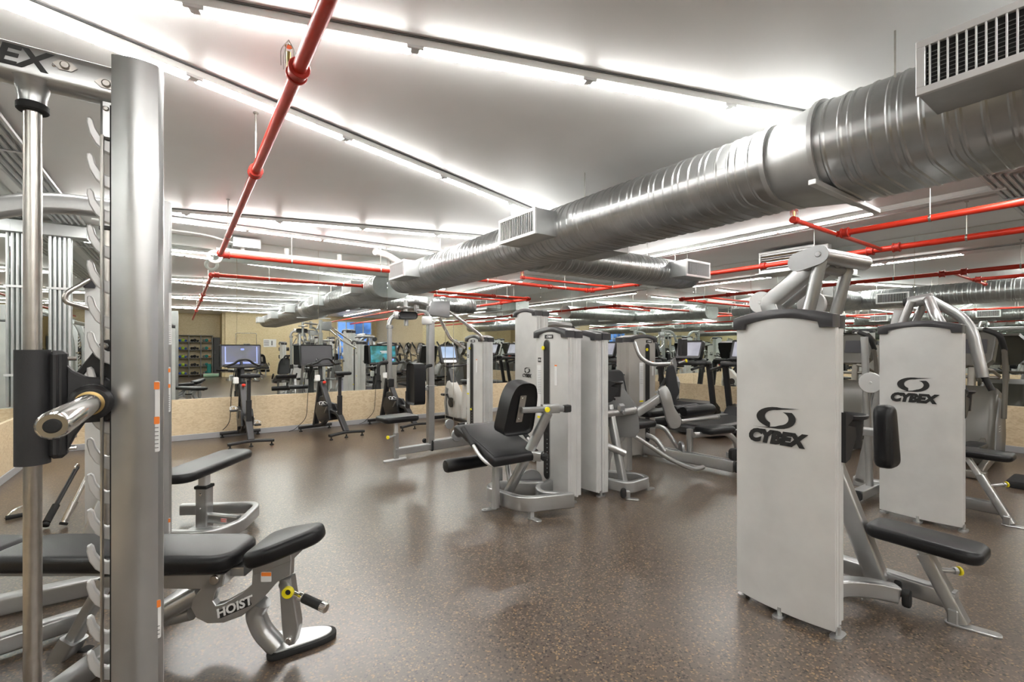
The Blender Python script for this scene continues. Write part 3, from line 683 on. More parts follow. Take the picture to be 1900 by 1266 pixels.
# ---- leg curl back to back with it
t = curl = thing('leg_curl_machine', 'leg curl machine with grey side shields, back to back with the leg extension', 'weight machine', (3.4, 3.1, 0))
tower(t, (3.20, 3.22, 0), X_, 1.52, .44, .15, slot=True, slot_t=0)
cup_holder(t, (3.34, 3.05, 1.03), X_, 1.05)
part('front_post', t, 'silver', rtube([(3.36, 2.95, .06), (3.36, 3.14, .80)], .06, .07, up=Y_))
part('top_bar', t, 'silver', tube([(3.22, 3.10, .73), (3.66, 3.10, .73)], .036, 0), disc((3.67, 3.10, .73), X_, .040, .03))
part('hinge', t, 'silverd', box((3.46, 3.08, .77), (.10, .05, .09), .02), disc((3.46, 3.045, .73), Y_, .02, .02))
part('back_post', t, 'silver', rtube([(3.36, 3.35, .06), (3.40, 3.22, .68)], .055, .055, up=Y_))
part('loop_tube', t, 'silver', tube([(3.40, 2.98, .36), (3.24, 3.06, .44), (3.24, 3.22, .50), (3.50, 3.34, .50)], .032, .07))
part('base_frame', t, 'silver', rtube([(3.22, 3.14, .09), (3.30, 2.84, .09), (3.60, 2.86, .09), (3.62, 3.02, .09), (3.36, 3.36, .09), (3.24, 3.30, .09)], .05, .10, fil=.08))
part('bumper', t, 'rubber', prism(rrect(.055, .09, .025, 4), (3.19, 2.825, .07), X_, Z_, .03, .01, 2))
part('bumper', t, 'rubber', prism(rrect(.05, .09, .024, 4), (3.62, 3.2, .10), X_, Z_, .03, .01, 2))
for c, d in (((3.28, 2.79, 0), (.6, -.8, 0)), ((3.66, 2.90, 0), (1, 0, 0))): foot_plate(t, c, d, .12)
sh = [(-.20, -.19), (-.16, .02), (-.04, .24), (.02, .28), (.16, .29), (.18, .20), (.05, .02), (-.02, -.22)]
part('shield', t, 'grey', prism(sh, (3.50, 3.30, .73), V((.75, -.66, 0)), Z_, .022, .006, 2))
part('shield', t, 'grey', prism([(-.10, -.24), (-.14, .10), (-.02, .26), (.03, .24), (.16, .06), (.18, -.18), (.13, -.24)], (3.60, 3.20, .70), V((.8, -.6, 0)), Z_, .022, .006, 2))
part('support_tube', t, 'silver', tube([(3.74, 3.14, .46), (4.05, 2.95, .22), (4.30, 2.85, .10), (4.48, 2.86, .10)], .022, .08), tube([(3.62, 3.2, .46), (3.52, 3.3, .28), (3.5, 3.3, .1)], .03, .08))
part('seat', t, 'vinyl', pad((3.98, 3.42, .50), X_, Y_, .45, .42, .07, .06, .026))
part('seat_post', t, 'silver', rtube([(3.98, 3.45, .02), (3.98, 3.45, .51)], .08, .08, up=Y_))
part('backrest', t, 'vinyl', prism(rrect(.34, .5, .08, 5), (3.98, 3.66, .85), X_, V((0, .25, 1)), .07, .026, 4))
# ---- torso machine with thigh rollers, right of centre
t = torso = thing('torso_machine', 'weight machine with warm grey tower, roller pads and low seat right of centre', 'weight machine', (4.75, 3.2, 0))
tower(t, (4.72, 3.85, 0), -Y_, 1.52, .50, .20, m='shroudw', slot=True, slot_t=.06, pin=.40)
cup_holder(t, (4.36, 3.92, 1.03), -Y_, 1.0)
part('base_beam', t, 'silver', rtube([(4.72, 3.80, .10), (4.78, 2.68, .10)], .10, .12))
part('beam_seam', t, 'silverd', rtube([(4.70, 3.78, .163), (4.76, 2.70, .163)], .012, .005, rr=.001))
part('front_bumper', t, 'rubber', prism(rrect(.11, .12, .03, 4), (4.78, 2.66, .10), X_, Z_, .02, .008, 2))
part('step_bar', t, 'silver', rtube([(4.80, 2.78, .20), (5.15, 2.62, .22)], .05, .06))
part('step_pad', t, 'rubber', prism(rrect(.15, .13, .04, 5), (4.83, 2.72, .22), V((1, -.45, 0)), Z_, .06, .012, 2))
part('seat_post', t, 'silver', rtube([(4.78, 3.22, .14), (4.78, 3.22, .42)], .06, .06, up=Y_))
part('seat_arch', t, 'silver', tube([(4.76, 3.16, .36), (5.25, 3.05, .36), (5.38, 3.0, .24), (5.40, 2.99, .02)], .034, .12))
part('seat', t, 'vinyl', pad((5.07, 3.09, .37), V((1, -.2, 0)), V((.2, 1, 0)), .44, .28, .07, .07, .03))
part('roller_pad', t, 'vinyl', lathe([(.02, 0), (.055, .006), (.066, .03), (.066, .50), (.055, .524), (.02, .53)], (4.82, 3.34, .60), V((1, -.1, 0)), 20))
part('roller_pad', t, 'vinyl', lathe([(.02, 0), (.045, .006), (.052, .03), (.052, .40), (.045, .424), (.02, .43)], (4.90, 3.52, .60), V((1, -.1, 0)), 20))
part('roller_axle', t, 'silver', tube([(4.72, 3.30, .50), (5.30, 3.20, .515)], .026, 0), disc((5.31, 3.198, .515), X_, .03, .02))
part('rocker_arm', t, 'silver', traced(soft([(1221, 724), (1236, 714), (1245, 730), (1252, 758), (1266, 778), (1262, 794), (1246, 797), (1237, 778), (1230, 750)], 6, 2), 5.16, .06))
part('upper_bracket', t, 'silverd', prism([(-.02, -.1), (.05, -.12), (.07, .10), (.02, .16), (-.05, .1)], (4.66, 3.42, .86), V((.55, .83, 0)), Z_, .12, .01, 2))
part('link_beam', t, 'silver', rtube([fD(1233, 732, 5.24), fD(1180, 768, 5.14)], .07, .085))
part('side_tube', t, 'silver', tube([(4.62, 3.62, .42), (4.72, 3.52, .40), (4.80, 3.40, .18), (4.82, 3.36, .12)], .026, .06), tube([(4.60, 3.70, .30), (4.66, 3.60, .26), (4.70, 3.50, .12)], .03, .06))
part('cam_disc', t, 'silverd', disc((4.76, 3.32, .18), V((.8, -.6, 0)), .085, .03))
part('back_pad', t, 'vinyl', pad((4.50, 3.52, .56), X_, Y_, .40, .24, .07, .05, .026))
part('overhead_handle', t, 'silver', tube([(4.30, 3.62, 1.42), (4.32, 3.56, 1.24), (4.44, 3.50, 1.16), (4.78, 3.46, 1.16)], .024, .12))
part('handle_plate', t, 'silverd', prism([(-.08, -.08), (.02, -.13), (.05, .02), (.02, .10), (-.04, .08)], (4.82, 3.48, 1.13), X_, Z_, .03, .006))
part('head_pad', t, 'black', box((4.93, 3.42, 1.36), (.13, .06, .21), .012))
knob(t, (4.90, 3.45, 1.17), (4.93, 3.36, 1.20))
part('hand_grip', t, 'grip', tube([(4.48, 3.40, .88), (4.54, 3.36, 1.0)], .024, 0), tube([(4.66, 3.40, .90), (4.67, 3.38, 1.02)], .024, 0))
part('grip_mount', t, 'alum', disc((4.54, 3.36, 1.005), V((.06, -.04, .12)), .022, .01), disc((4.67, 3.38, 1.025), Z_, .022, .01), tube([(4.46, 3.44, .84), (4.70, 3.46, .86)], .018, 0))

# ---- tall cable tower behind the leg extension
t = tall = thing('cable_pulldown_tower', 'tall cable tower with small logo, standing behind the leg extension', 'weight machine', (3.6, 4.55, 0))
tower(t, (3.42, 4.55, 0), -X_, 1.83, .44, .17, logo=(.06, 1.055, .17))
cup_holder(t, (3.50, 4.24, 1.0), -Y_, 1.0)
part('base_beam', t, 'silver', rtube([(3.6, 4.55, .08), (4.55, 4.55, .08)], .08, .09))
part('seat_post', t, 'silver', rtube([(4.15, 4.55, .1), (4.15, 4.55, .44)], .07, .07, up=Y_))
part('seat', t, 'vinyl', pad((4.15, 4.55, .43), X_, Y_, .34, .30, .07, .06, .026))
part('top_arm', t, 'silver', tube([(3.58, 4.55, 1.62), (3.85, 4.55, 1.66), (4.15, 4.55, 1.64)], .035, .12))
part('pulley', t, 'black', disc((4.17, 4.55, 1.58), Y_, .06, .03))
part('pull_bar', t, 'chrome', tube([(4.2, 4.2, 1.25), (4.2, 4.32, 1.32), (4.2, 4.78, 1.32), (4.2, 4.9, 1.25)], .014, .05), cyl((4.19, 4.55, 1.32), (4.19, 4.55, 1.58), .003, 6))

# ---- pec fly machine
t = fly = thing('pec_fly_machine', 'pec fly machine with raised cam head and hanging arms left of centre', 'weight machine', (2.7, 5.5, 0))
tower(t, (3.34, 5.63, 0), -X_, 1.535, .42, .17, slot=True, slot_t=-.02, pin=.5)
part('base_beam', t, 'silver', rtube([(2.60, 5.48, .11), (3.40, 5.56, .11)], .10, .13), rtube([(2.10, 5.42, .10), (2.64, 5.48, .10)], .07, .09))
part('bumper', t, 'rubber', prism(rrect(.13, .14, .03, 4), (2.60, 5.48, .11), Y_, Z_, .02, .006), disc((2.58, 5.60, .15), Y_, .03, .04))
part('seat_foot', t, 'alum', prism(rrect(.30, .06, .028, 4), (2.10, 5.40, 0), V((1, .12, 0)), V((-.12, 1, 0)), .02, .004))
part('seat_post', t, 'silver', rtube([(2.12, 5.42, .02), (2.12, 5.42, .33)], .06, .06, up=Y_))
part('seat_stem', t, 'alum', rtube([(2.12, 5.42, .32), (2.12, 5.42, .46)], .045, .045, up=Y_))
knob(t, (2.10, 5.40, .30), (1.98, 5.33, .30))
part('seat', t, 'vinyl', pad((2.17, 5.50, .455), V((1, .1, 0)), V((-.1, 1, 0)), .46, .34, .07, .07, .028))
part('main_post', t, 'silver', rtube([(2.60, 5.48, .14), (2.60, 5.48, 1.70)], .085, .085, up=Y_))
part('back_pad', t, 'vinyl', prism(soft([(-.13, -.26), (.13, -.26), (.12, .25), (-.12, .25)], .06), (2.34, 5.44, .91), -Y_, Z_, -.085, .03, 4))
part('pad_bracket', t, 'silver', rtube([(2.42, 5.45, .84), (2.60, 5.48, .84)], .05, .055), bx(2.55, 2.66, 5.42, 5.55, .865, .875, .002))
part('pad_handle', t, 'grip', tube([(2.60, 5.45, 1.13), (2.50, 5.42, 1.12), (2.46, 5.41, 1.02), (2.46, 5.41, .92)], .022, .06))
part('head_post', t, 'silver', tube([(2.60, 5.48, 1.60), (2.60, 5.48, 1.98)], .028, 0), cyl((2.60, 5.48, 1.86), (2.60, 5.48, 1.99), .038, 14))
part('pivot_block', t, 'alum', prism(rrect(.13, .10, .02, 3), (2.52, 5.40, 1.69), V((1, -.5, 0)), Z_, .13, .01, 2), disc((2.60, 5.36, 1.69), V((.5, 1, 0)), .02, .03))
part('cam_head', t, 'silverd', prism([(-.16, -.09), (.16, -.12), (.16, .10), (-.10, .08)], (2.68, 5.50, 1.86), X_, Z_, .10, .01, 2))
part('cam_plate', t, 'silver', lathe([(.14, -.012), (.15, 0), (.14, .012)], (2.40, 5.45, 1.90), V((.1, 0, 1)), 28), lathe([(.10, -.01), (.105, 0), (.10, .01)], (2.24, 5.42, 1.84), Z_, 24), cyl((2.40, 5.45, 1.78), (2.40, 5.45, 1.95), .03, 14), cyl((2.24, 5.40, 1.62), (2.24, 5.40, 1.93), .028, 14))
part('cam_cover', t, 'black', prism(rrect(.24, .09, .04, 5), (2.22, 5.30, 1.74), X_, Z_, -.10, .02, 3))
part('cam_end', t, 'alum', disc((2.09, 5.34, 1.74), X_, .045, .05))
part('crank_arm', t, 'silver', tube([(2.38, 5.40, 1.82), (2.50, 5.38, 1.80), (2.56, 5.38, 1.70)], .022, .04))
part('crank_arm', t, 'silver', tube([(2.10, 5.36, 1.74), (2.02, 5.34, 1.70), (2.00, 5.34, 1.62)], .024, .05))
part('hanging_arm', t, 'silver', rtube([(2.01, 5.34, 1.62), (2.01, 5.34, .98)], .05, .05, up=Y_), disc((2.01, 5.34, 1.60), Z_, .04, .04))
part('arm_grip', t, 'grip', tube([(2.0, 5.34, 1.18), (1.90, 5.33, 1.18), (1.87, 5.33, 1.14), (1.87, 5.33, .98)], .02, .05))
part('arm_block', t, 'black', box((2.02, 5.33, .94), (.07, .06, .10), .01))
part('link_rod', t, 'chrome', tube([(2.60, 5.48, 1.94), (2.70, 5.46, 1.93), (3.30, 5.40, 1.52), (3.34, 5.40, 1.45)], .022, .05), tube([(2.78, 5.60, 1.76), (3.05, 5.80, 1.48), (3.30, 5.84, 1.35)], .022, .05))
part('pulley', t, 'silverd', disc((2.86, 5.46, .36), V((.1, -1, 0)), .065, .03), disc((2.98, 5.47, .20), V((.1, -1, 0)), .085, .03))
part('cable', t, 'chrome', tube([(2.80, 5.46, .36), (2.80, 5.46, 1.75)], .0035, 0, 6), tube([(2.92, 5.46, .36), (2.92, 5.46, 1.75)], .0035, 0, 6), tube([(2.86, 5.46, .30), (2.88, 5.46, .20)], .0035, 0, 6))
part('rear_brace', t, 'silver', tube([(3.28, 5.75, .30), (3.18, 5.70, .03)], .022, 0))

# ------------------------------------------------------------------ spin bikes
def spin_bike(label, loc, rz, screen):
    """built at the origin facing +Y (rider looks at the mirror)"""
    global ORG
    t = thing('spin_bike', label, 'exercise bike', (0, 0, 0), 'spin bikes along the back mirrors')
    part('rear_stabilizer', t, 'bikeb', rtube([(-.28, -.52, .065), (0, -.50, .085), (.28, -.52, .065)], .06, .04, fil=.1))
    part('front_stabilizer', t, 'bikeb', rtube([(-.27, .50, .065), (.27, .50, .065)], .06, .045))
    for x, y in ((-.25, -.52), (.25, -.52), (0, -.5), (-.24, .5), (.24, .5)):
        part('leveling_foot', t, 'rubber', lathe([(.026, 0), (.028, .008), (.010, .022), (.010, .05)], (x, y, 0), Z_, 12))
    part('frame', t, 'bikeb', rtube([(0, -.50, .09), (0, -.28, .34), (0, -.02, .36), (0, .28, .80)], .055, .085, up=X_, fil=.08),
         rtube([(0, .50, .07), (0, .40, .42), (0, .30, .84)], .055, .09, up=X_, fil=.08), rtube([(0, -.04, .34), (0, .26, .10), (0, .48, .08)], .05, .07, up=X_, fil=.1))
    part('seat_tube', t, 'bikeb', rtube([(0, -.30, .30), (0, -.30, .62)], .05, .07, up=X_))
    part('seat_post', t, 'bikeb', rtube([(0, -.30, .60), (0, -.30, .90)], .034, .05, up=X_), rtube([(0, -.40, .92), (0, -.18, .92)], .035, .03))
    part('saddle', t, 'vinyl', prism([(-.125, -.13), (-.09, -.155), (.09, -.155), (.125, -.13), (.11, -.05), (.035, .05), (.022, .14), (-.022, .14), (-.035, .05), (-.11, -.05)], (0, -.30, .935), X_, Y_, .055, .02, 3))
    part('flywheel', t, 'bikeb', disc((0, .24, .36), X_, .215, .045, 36, .008))
    part('flywheel_rim', t, 'grey', disc((0, .24, .36), X_, .221, .018, 36, .004))
    part('drive_cover', t, 'black', prism([(-.12, -.11), (.30, -.18), (.42, -.02), (.34, .16), (-.05, .13), (-.14, .03)], (.035, -.02, .34), Y_, Z_, .05, .012, 2), prism([(-.10, -.10), (.28, -.16), (.38, -.02), (.32, .14), (-.04, .11)], (-.075, -.02, .34), Y_, Z_, .04, .012, 2))
    part('resistance_knob', t, 'redp', lathe([(.008, -.03), (.020, -.02), (.028, 0), (.022, .014), (.01, .018)], (0, .19, .80), V((0, -.3, 1)), 14))
    part('stem', t, 'bikeb', rtube([(0, .30, .78), (0, .34, 1.06)], .04, .055, up=X_))
    hb = part('handlebar', t, 'bikeb', tube([(-.24, .12, 1.10), (-.24, .30, 1.08), (0, .34, 1.07), (.24, .30, 1.08), (.24, .12, 1.10)], .017, .07),
              tube([(-.22, .26, 1.08), (-.12, .17, 1.12), (-.06, .13, 1.18), (.06, .13, 1.18), (.12, .17, 1.12), (.22, .26, 1.08)], .017, .06))
    part('tray', t, 'black', prism(rrect(.40, .12, .05, 5), (0, .30, 1.05), X_, Y_, .025, .008))
    part('screen_mount', t, 'bikeb', tube([(0, .34, 1.05), (0, .44, 1.14), (0, .48, 1.20)], .02, .05))
    sc = part('screen', t, 'black', prism(rrect(.54, .335, .018, 3), (0, .455, 1.235), X_, V((0, .10, 1)), -.03, .006, 2))
    on = V((0, .10, 1)).normalized(); nf = X_.cross(on)
    part('display', sc, screen, prism(rrect(.505, .29, .004, 2), V((0, .455, 1.24))+nf*.0005, X_, on, .0015))
    if screen == 'sblue':
        part('video_figure', sc, 'sblue2', *[prism(rrect(.014, .26, .003, 2), V((q, .455, 1.24))+nf*.0025, X_, on, .001) for q in (-.205, .215)],
             prism(rrect(.40, .022, .008, 2), V((.0, .455, 1.24))+nf*.0025-on*.118, X_, on, .001), prism(rrect(.05, .03, .012, 3), V((.02, .455, 1.24))+nf*.0025+on*.09, X_, on, .001))
    if screen == 'sgreen':
        part('video_text', sc, 'inkw', *[prism(rrect(wd, .012, .003, 2), V((.02, .455, 1.24))+nf*.0025+on*q, X_, on, .001) for q, wd in ((.05, .16), (.025, .12))])
        part('video_badge', sc, 'sblue2', prism(rrect(.045, .045, .004, 2), V((.19, .455, 1.24))+nf*.0025-on*.10, X_, on, .001))
    for sg in (-1, 1):
        y, z = (-.02+.17*sg*.6, .34-.17*sg*.75)
        part('crank', t, 'steel', rtube([(sg*.10, -.02, .34), (sg*.105, y, z)], .016, .028, up=X_))
        pd = part('pedal', t, 'black', box((sg*.165, y, z), (.09, .10, .025), .006), cyl((sg*.10, y, z), (sg*.21, y, z), .008, 8))
        part('toe_cage', pd, 'alum', tube([(sg*.165-.035, y+.05, z), (sg*.165-.03, y+.10, z+.05), (sg*.165+.03, y+.10, z+.05), (sg*.165+.035, y+.05, z)], .006, .03, 6), tube([(sg*.165-.04, y, z+.01), (sg*.165, y+.01, z+.07), (sg*.165+.05, y-.01, z+.03)], .005, .03, 6))
    part('bottle_holder', t, 'white', bx(-.13, -.06, .20, .27, .82, .92, .012))
    part('power_cord', t, 'rubber', tube([(-.05, .45, 1.1), (-.12, .50, .7), (-.14, .52, .2), (-.30, .60, .03), (-.38, .62, .01)], .005, .1, 6))
    t.location = loc; t.rotation_euler = (0, 0, rz); return t
spin_bike('black spin bike with blue lit video screen, leftmost at the mirrors', (.77, 7.78, 0), math.radians(2), 'sblue')
spin_bike('black spin bike with dark grey blank screen, middle of three', (1.93, 7.70, 0), math.radians(13), 'screenoff')
spin_bike('black spin bike with green lit screen, behind the pec fly seat', (3.08, 7.80, 0), math.radians(12), 'sgreen')

# ------------------------------------------------------------------ white upright bike
t = thing('upright_bike', 'white upright exercise bike with pale lit tablet screen behind the cables', 'exercise bike', (4.15, 7.55, 0))
bx0 = V((4.12, 7.55, 0))
part('base_rail', t, 'black', rtube([bx0+V((-.05, -.55, .06)), bx0+V((.0, .45, .06))], .07, .06), rtube([bx0+V((-.30, .45, .05)), bx0+V((.30, .45, .05))], .07, .06), rtube([bx0+V((-.28, -.55, .05)), bx0+V((.28, -.55, .05))], .07, .06))
part('body_shell', t, 'bikew', prism([(-.22, .08), (.24, .08), (.30, .30), (.27, .58), (.16, .74), (.06, .76), (-.06, .66), (-.20, .50), (-.26, .30)], bx0+V((-.07, .12, 0)), Y_, Z_, .15, .03, 3))
part('shell_trim', t, 'grey', prism([(.10, .10), (.22, .12), (.26, .34), (.20, .62), (.12, .60), (.18, .34)], bx0+V((-.085, .10, 0)), Y_, Z_, .18, .01, 2))
part('collar', t, 'black', prism([(-.02, .70), (.20, .68), (.17, .92), (.08, .96)], bx0+V((-.06, .14, 0)), Y_, Z_, .12, .02, 2))
part('crank_disc', t, 'black', disc(bx0+V((-.10, .06, .36)), X_, .09, .03), disc(bx0+V((.11, .06, .36)), X_, .09, .03))
part('pedal', t, 'black', box(bx0+V((-.18, .16, .50)), (.11, .11, .04), .01), rtube([bx0+V((-.11, .06, .36)), bx0+V((-.125, .16, .50))], .02, .03, up=X_))
part('pedal', t, 'black', box(bx0+V((.20, -.04, .24)), (.11, .11, .04), .01), rtube([bx0+V((.12, .06, .36)), bx0+V((.135, -.04, .24))], .02, .03, up=X_))
part('seat_post', t, 'bikew', rtube([bx0+V((0, -.22, .10)), bx0+V((0, -.28, .70))], .07, .08, up=X_))
part('saddle', t, 'vinyl', prism([(-.14, -.14), (.14, -.14), (.12, -.02), (.03, .12), (-.03, .12), (-.12, -.02)], bx0+V((0, -.28, .72)), X_, Y_, .07, .025, 3))
part('mast', t, 'black', rtube([bx0+V((0, .28, .86)), bx0+V((0, .34, 1.12))], .06, .05, up=X_))
part('handlebar', t, 'black', tube([bx0+V((-.24, -.02, 1.06)), bx0+V((-.22, .20, 1.02)), bx0+V((0, .30, 1.0)), bx0+V((.22, .20, 1.02)), bx0+V((.24, -.02, 1.06))], .018, .08))
sc = part('console', t, 'black', prism(rrect(.36, .36, .04, 4), bx0+V((0, .34, 1.24)), X_, V((0, .35, 1)), -.05, .012, 2))
nf = X_.cross(V((0, .35, 1)).normalized())
part('display', sc, 'swhite', prism(rrect(.28, .22, .006, 2), bx0+V((0, .34, 1.24))+nf*.0005+V((0, .01, .03)), X_, V((0, .35, 1)), .0015))
part('console_lip', sc, 'alum', prism(rrect(.26, .05, .01, 2), bx0+V((0, .29, 1.10))+nf*.004, X_, V((0, .35, 1)), .006))

# ------------------------------------------------------------------ treadmills facing the right mirror
def treadmill():
    t = thing('treadmill', 'black treadmill', 'treadmill', (0, 0, 0), 'treadmills facing the right mirror')
    part('deck', t, 'black', prism([(-1.02, .04), (1.0, .04), (1.0, .16), (-.95, .16), (-1.02, .12)], (0, .42, 0), X_, Z_, .84, .012, 2))
    part('belt', t, 'belt', bx(-.96, .52, -.27, .27, .161, .166, .001))
    for s in (-1, 1): part('side_rail', t, 'grey', bx(-.98, .56, s*.345-.06, s*.345+.06, .161, .178, .006))
    part('motor_cover', t, 'black', prism([(.52, .16), (1.02, .10), (1.02, .22), (.88, .33), (.66, .30)], (0, .40, 0), X_, Z_, .80, .03, 3))
    part('side_badge', t, 'paper', box((-.42, -.4215, .10), (.16, .002, .02), .0005))
    for s in (-1, 1):
        part('upright', t, 'black', rtube([(.80, s*.40, .12), (.62, s*.40, 1.06)], .075, .10, up=Y_, rr=.02))
        part('handrail', t, 'black', rtube([(.70, s*.38, 1.04), (.20, s*.38, .98), (.12, s*.38, .96)], .05, .045, rr=.018, fil=.05))
    part('dash', t, 'black', prism(rrect(.26, .86, .08, 4), (.58, 0, 1.02), X_, Y_, .09, .03, 3))
    part('cup_tray', t, 'grey', *[lathe([(.045, 0), (.05, .01), (.04, .01)], (.54, s*.30, 1.105), Z_, 16) for s in (-1, 1)])
    part('stop_button', t, 'redp', box((.47, .0, 1.115), (.05, .09, .02), .008))
    part('console_neck', t, 'black', rtube([(.60, 0, 1.08), (.66, 0, 1.26)], .12, .05, up=Y_))
    sc = part('console', t, 'black', prism(rrect(.54, .36, .04, 4), (.60, 0, 1.32), -Y_, V((.35, 0, 1)), -.06, .018, 3))
    nf = (-Y_).cross(V((.35, 0, 1)).normalized())
    part('display', sc, 'sgrey', prism(rrect(.46, .27, .01, 2), V((.60, 0, 1.33))+nf*.0006, -Y_, V((.35, 0, 1)), .0015))
    part('grip_bar', t, 'black', tube([(.52, -.20, 1.12), (.32, -.18, 1.16), (.32, .18, 1.16), (.52, .20, 1.12)], .016, .06))
    return t
tm = treadmill(); tm.location = (7.42, 4.30, 0); tm['label'] = 'black treadmill partly hidden by the tower of the row machine'
dup(tm, (7.42, 5.42, 0), 0, 'black treadmill with coat hanging before it, right of the torso machine')
dup(tm, (7.42, 6.52, 0), 0, 'black treadmill mostly hidden behind the warm grey tower')
dup(tm, (7.42, 7.58, 0), 0, 'black treadmill next to the back corner, right of the paired towers')

# ------------------------------------------------------------------ arc trainers
def arc_trainer():
    t = thing('arc_trainer', 'bronze elliptical', 'elliptical', (0, 0, 0), 'ellipticals facing the right mirror')
    part('base_frame', t, 'bronzem', rtube([(-.75, -.26, .06), (-.60, -.26, .10), (.30, -.20, .10)], .06, .08, fil=.1), rtube([(-.75, .26, .06), (-.60, .26, .10), (.30, .20, .10)], .06, .08, fil=.1), rtube([(-.78, -.32, .05), (-.78, .32, .05)], .07, .08))
    part('shell', t, 'bronze', prism([(-.10, .04), (.62, .04), (.70, .30), (.66, .60), (.50, .84), (.28, .90), (.10, .74), (-.02, .46), (-.12, .2)], (0, .25, 0), X_, Z_, .50, .07, 4))
    part('shell_panel', t, 'grey', prism([(-.02, .10), (.28, .08), (.34, .40), (.30, .76), (.22, .78), (.06, .50)], (0, .265, 0), X_, Z_, .53, .02, 3))
    part('vent_marks', t, 'alum', *[box((.16, -.268, .40+.03*k), (.07, .003, .008), .001) for k in range(3)])
    for s in (-1, 1):
        part('pedal_arm', t, 'bronzem', tube([(-.62, s*.17, .30+s*.06), (-.10, s*.17, .34+s*.05), (.10, s*.17, .40)], .026, .1))
        part('foot_pedal', t, 'black', prism(rrect(.40, .17, .05, 4), (-.48, s*.17, .33+s*.06), X_, Y_, .05, .015, 2))
        part('swing_handle', t, 'bronzem', tube([(.16, s*.30, .55), (.14, s*.32, 1.05), (.05, s*.32, 1.35), (-.05, s*.30, 1.50), (-.02, s*.16, 1.56)], .024, .16))
        part('hand_grip', t, 'grip', tube([(.06, s*.32, 1.33), (-.05, s*.30, 1.50), (-.02, s*.17, 1.56)], .028, .1))
    part('mast', t, 'bronzem', rtube([(.34, 0, .82), (.40, 0, 1.24)], .09, .07, up=Y_, rr=.02))
    sc = part('console', t, 'bronze', prism([(-.19, -.16), (-.12, -.24), (.12, -.24), (.19, -.16), (.21, .12), (.15, .20), (-.15, .20), (-.21, .12)], (.38, 0, 1.36), -Y_, V((.30, 0, 1)), -.07, .025, 3))
    nf = (-Y_).cross(V((.30, 0, 1)).normalized())
    part('display', sc, 'screenoff', prism(rrect(.26, .18, .01, 2), V((.38, 0, 1.37))+nf*.0008, -Y_, V((.30, 0, 1)), .0015))
    part('rear_badge', sc, 'paper', prism(rrect(.20, .022, .008, 2), V((.40, 0, 1.50))-nf*.0725, Y_, V((.30, 0, 1)), .002))
    part('fixed_handle', t, 'bronzem', tube([(.32, -.24, 1.02), (.06, -.22, 1.10), (.06, -.12, 1.12)], .018, .06), tube([(.32, .24, 1.02), (.06, .22, 1.10), (.06, .12, 1.12)], .018, .06), tube([(.36, -.24, 1.0), (.36, .24, 1.0)], .02, 0))
    return t
at = arc_trainer(); at.location = (7.45, 1.42, 0); at['label'] = 'bronze elliptical half hidden behind the press machine tower'
dup(at, (7.45, 2.62, 0), 0, 'bronze elliptical seen between the two logo towers')
single('step_platform', 'low dark grey step platform on the floor at the right edge', 'step', 'rubber', prism(rrect(.42, .80, .03, 3), (6.75, .55, 0), X_, Y_, .07, .01, 2), loc=(6.75, .55, 0))
jp = fY(1243, 712, 3.34)
t = thing('hanging_jacket', 'dark jacket hanging on the cable clips before the treadmill', 'jacket', jp-Z_*.2)
part('jacket_body', t, 'cloth', prism(soft([(-.04, .20), (.03, .22), (.06, .10), (.075, .0), (.10, -.10), (.06, -.16), (.055, -.24), (-.04, -.26), (-.05, -.12), (-.06, .08)], .03, 2), jp, V((.82, -.57, 0)), Z_, .06, .024, 3))
part('clip', t, 'chrome', tube([jp+Z_*.19, jp+V((.02, -.01, .27)), jp+V((.03, 0, .2))], .005, .02, 6))
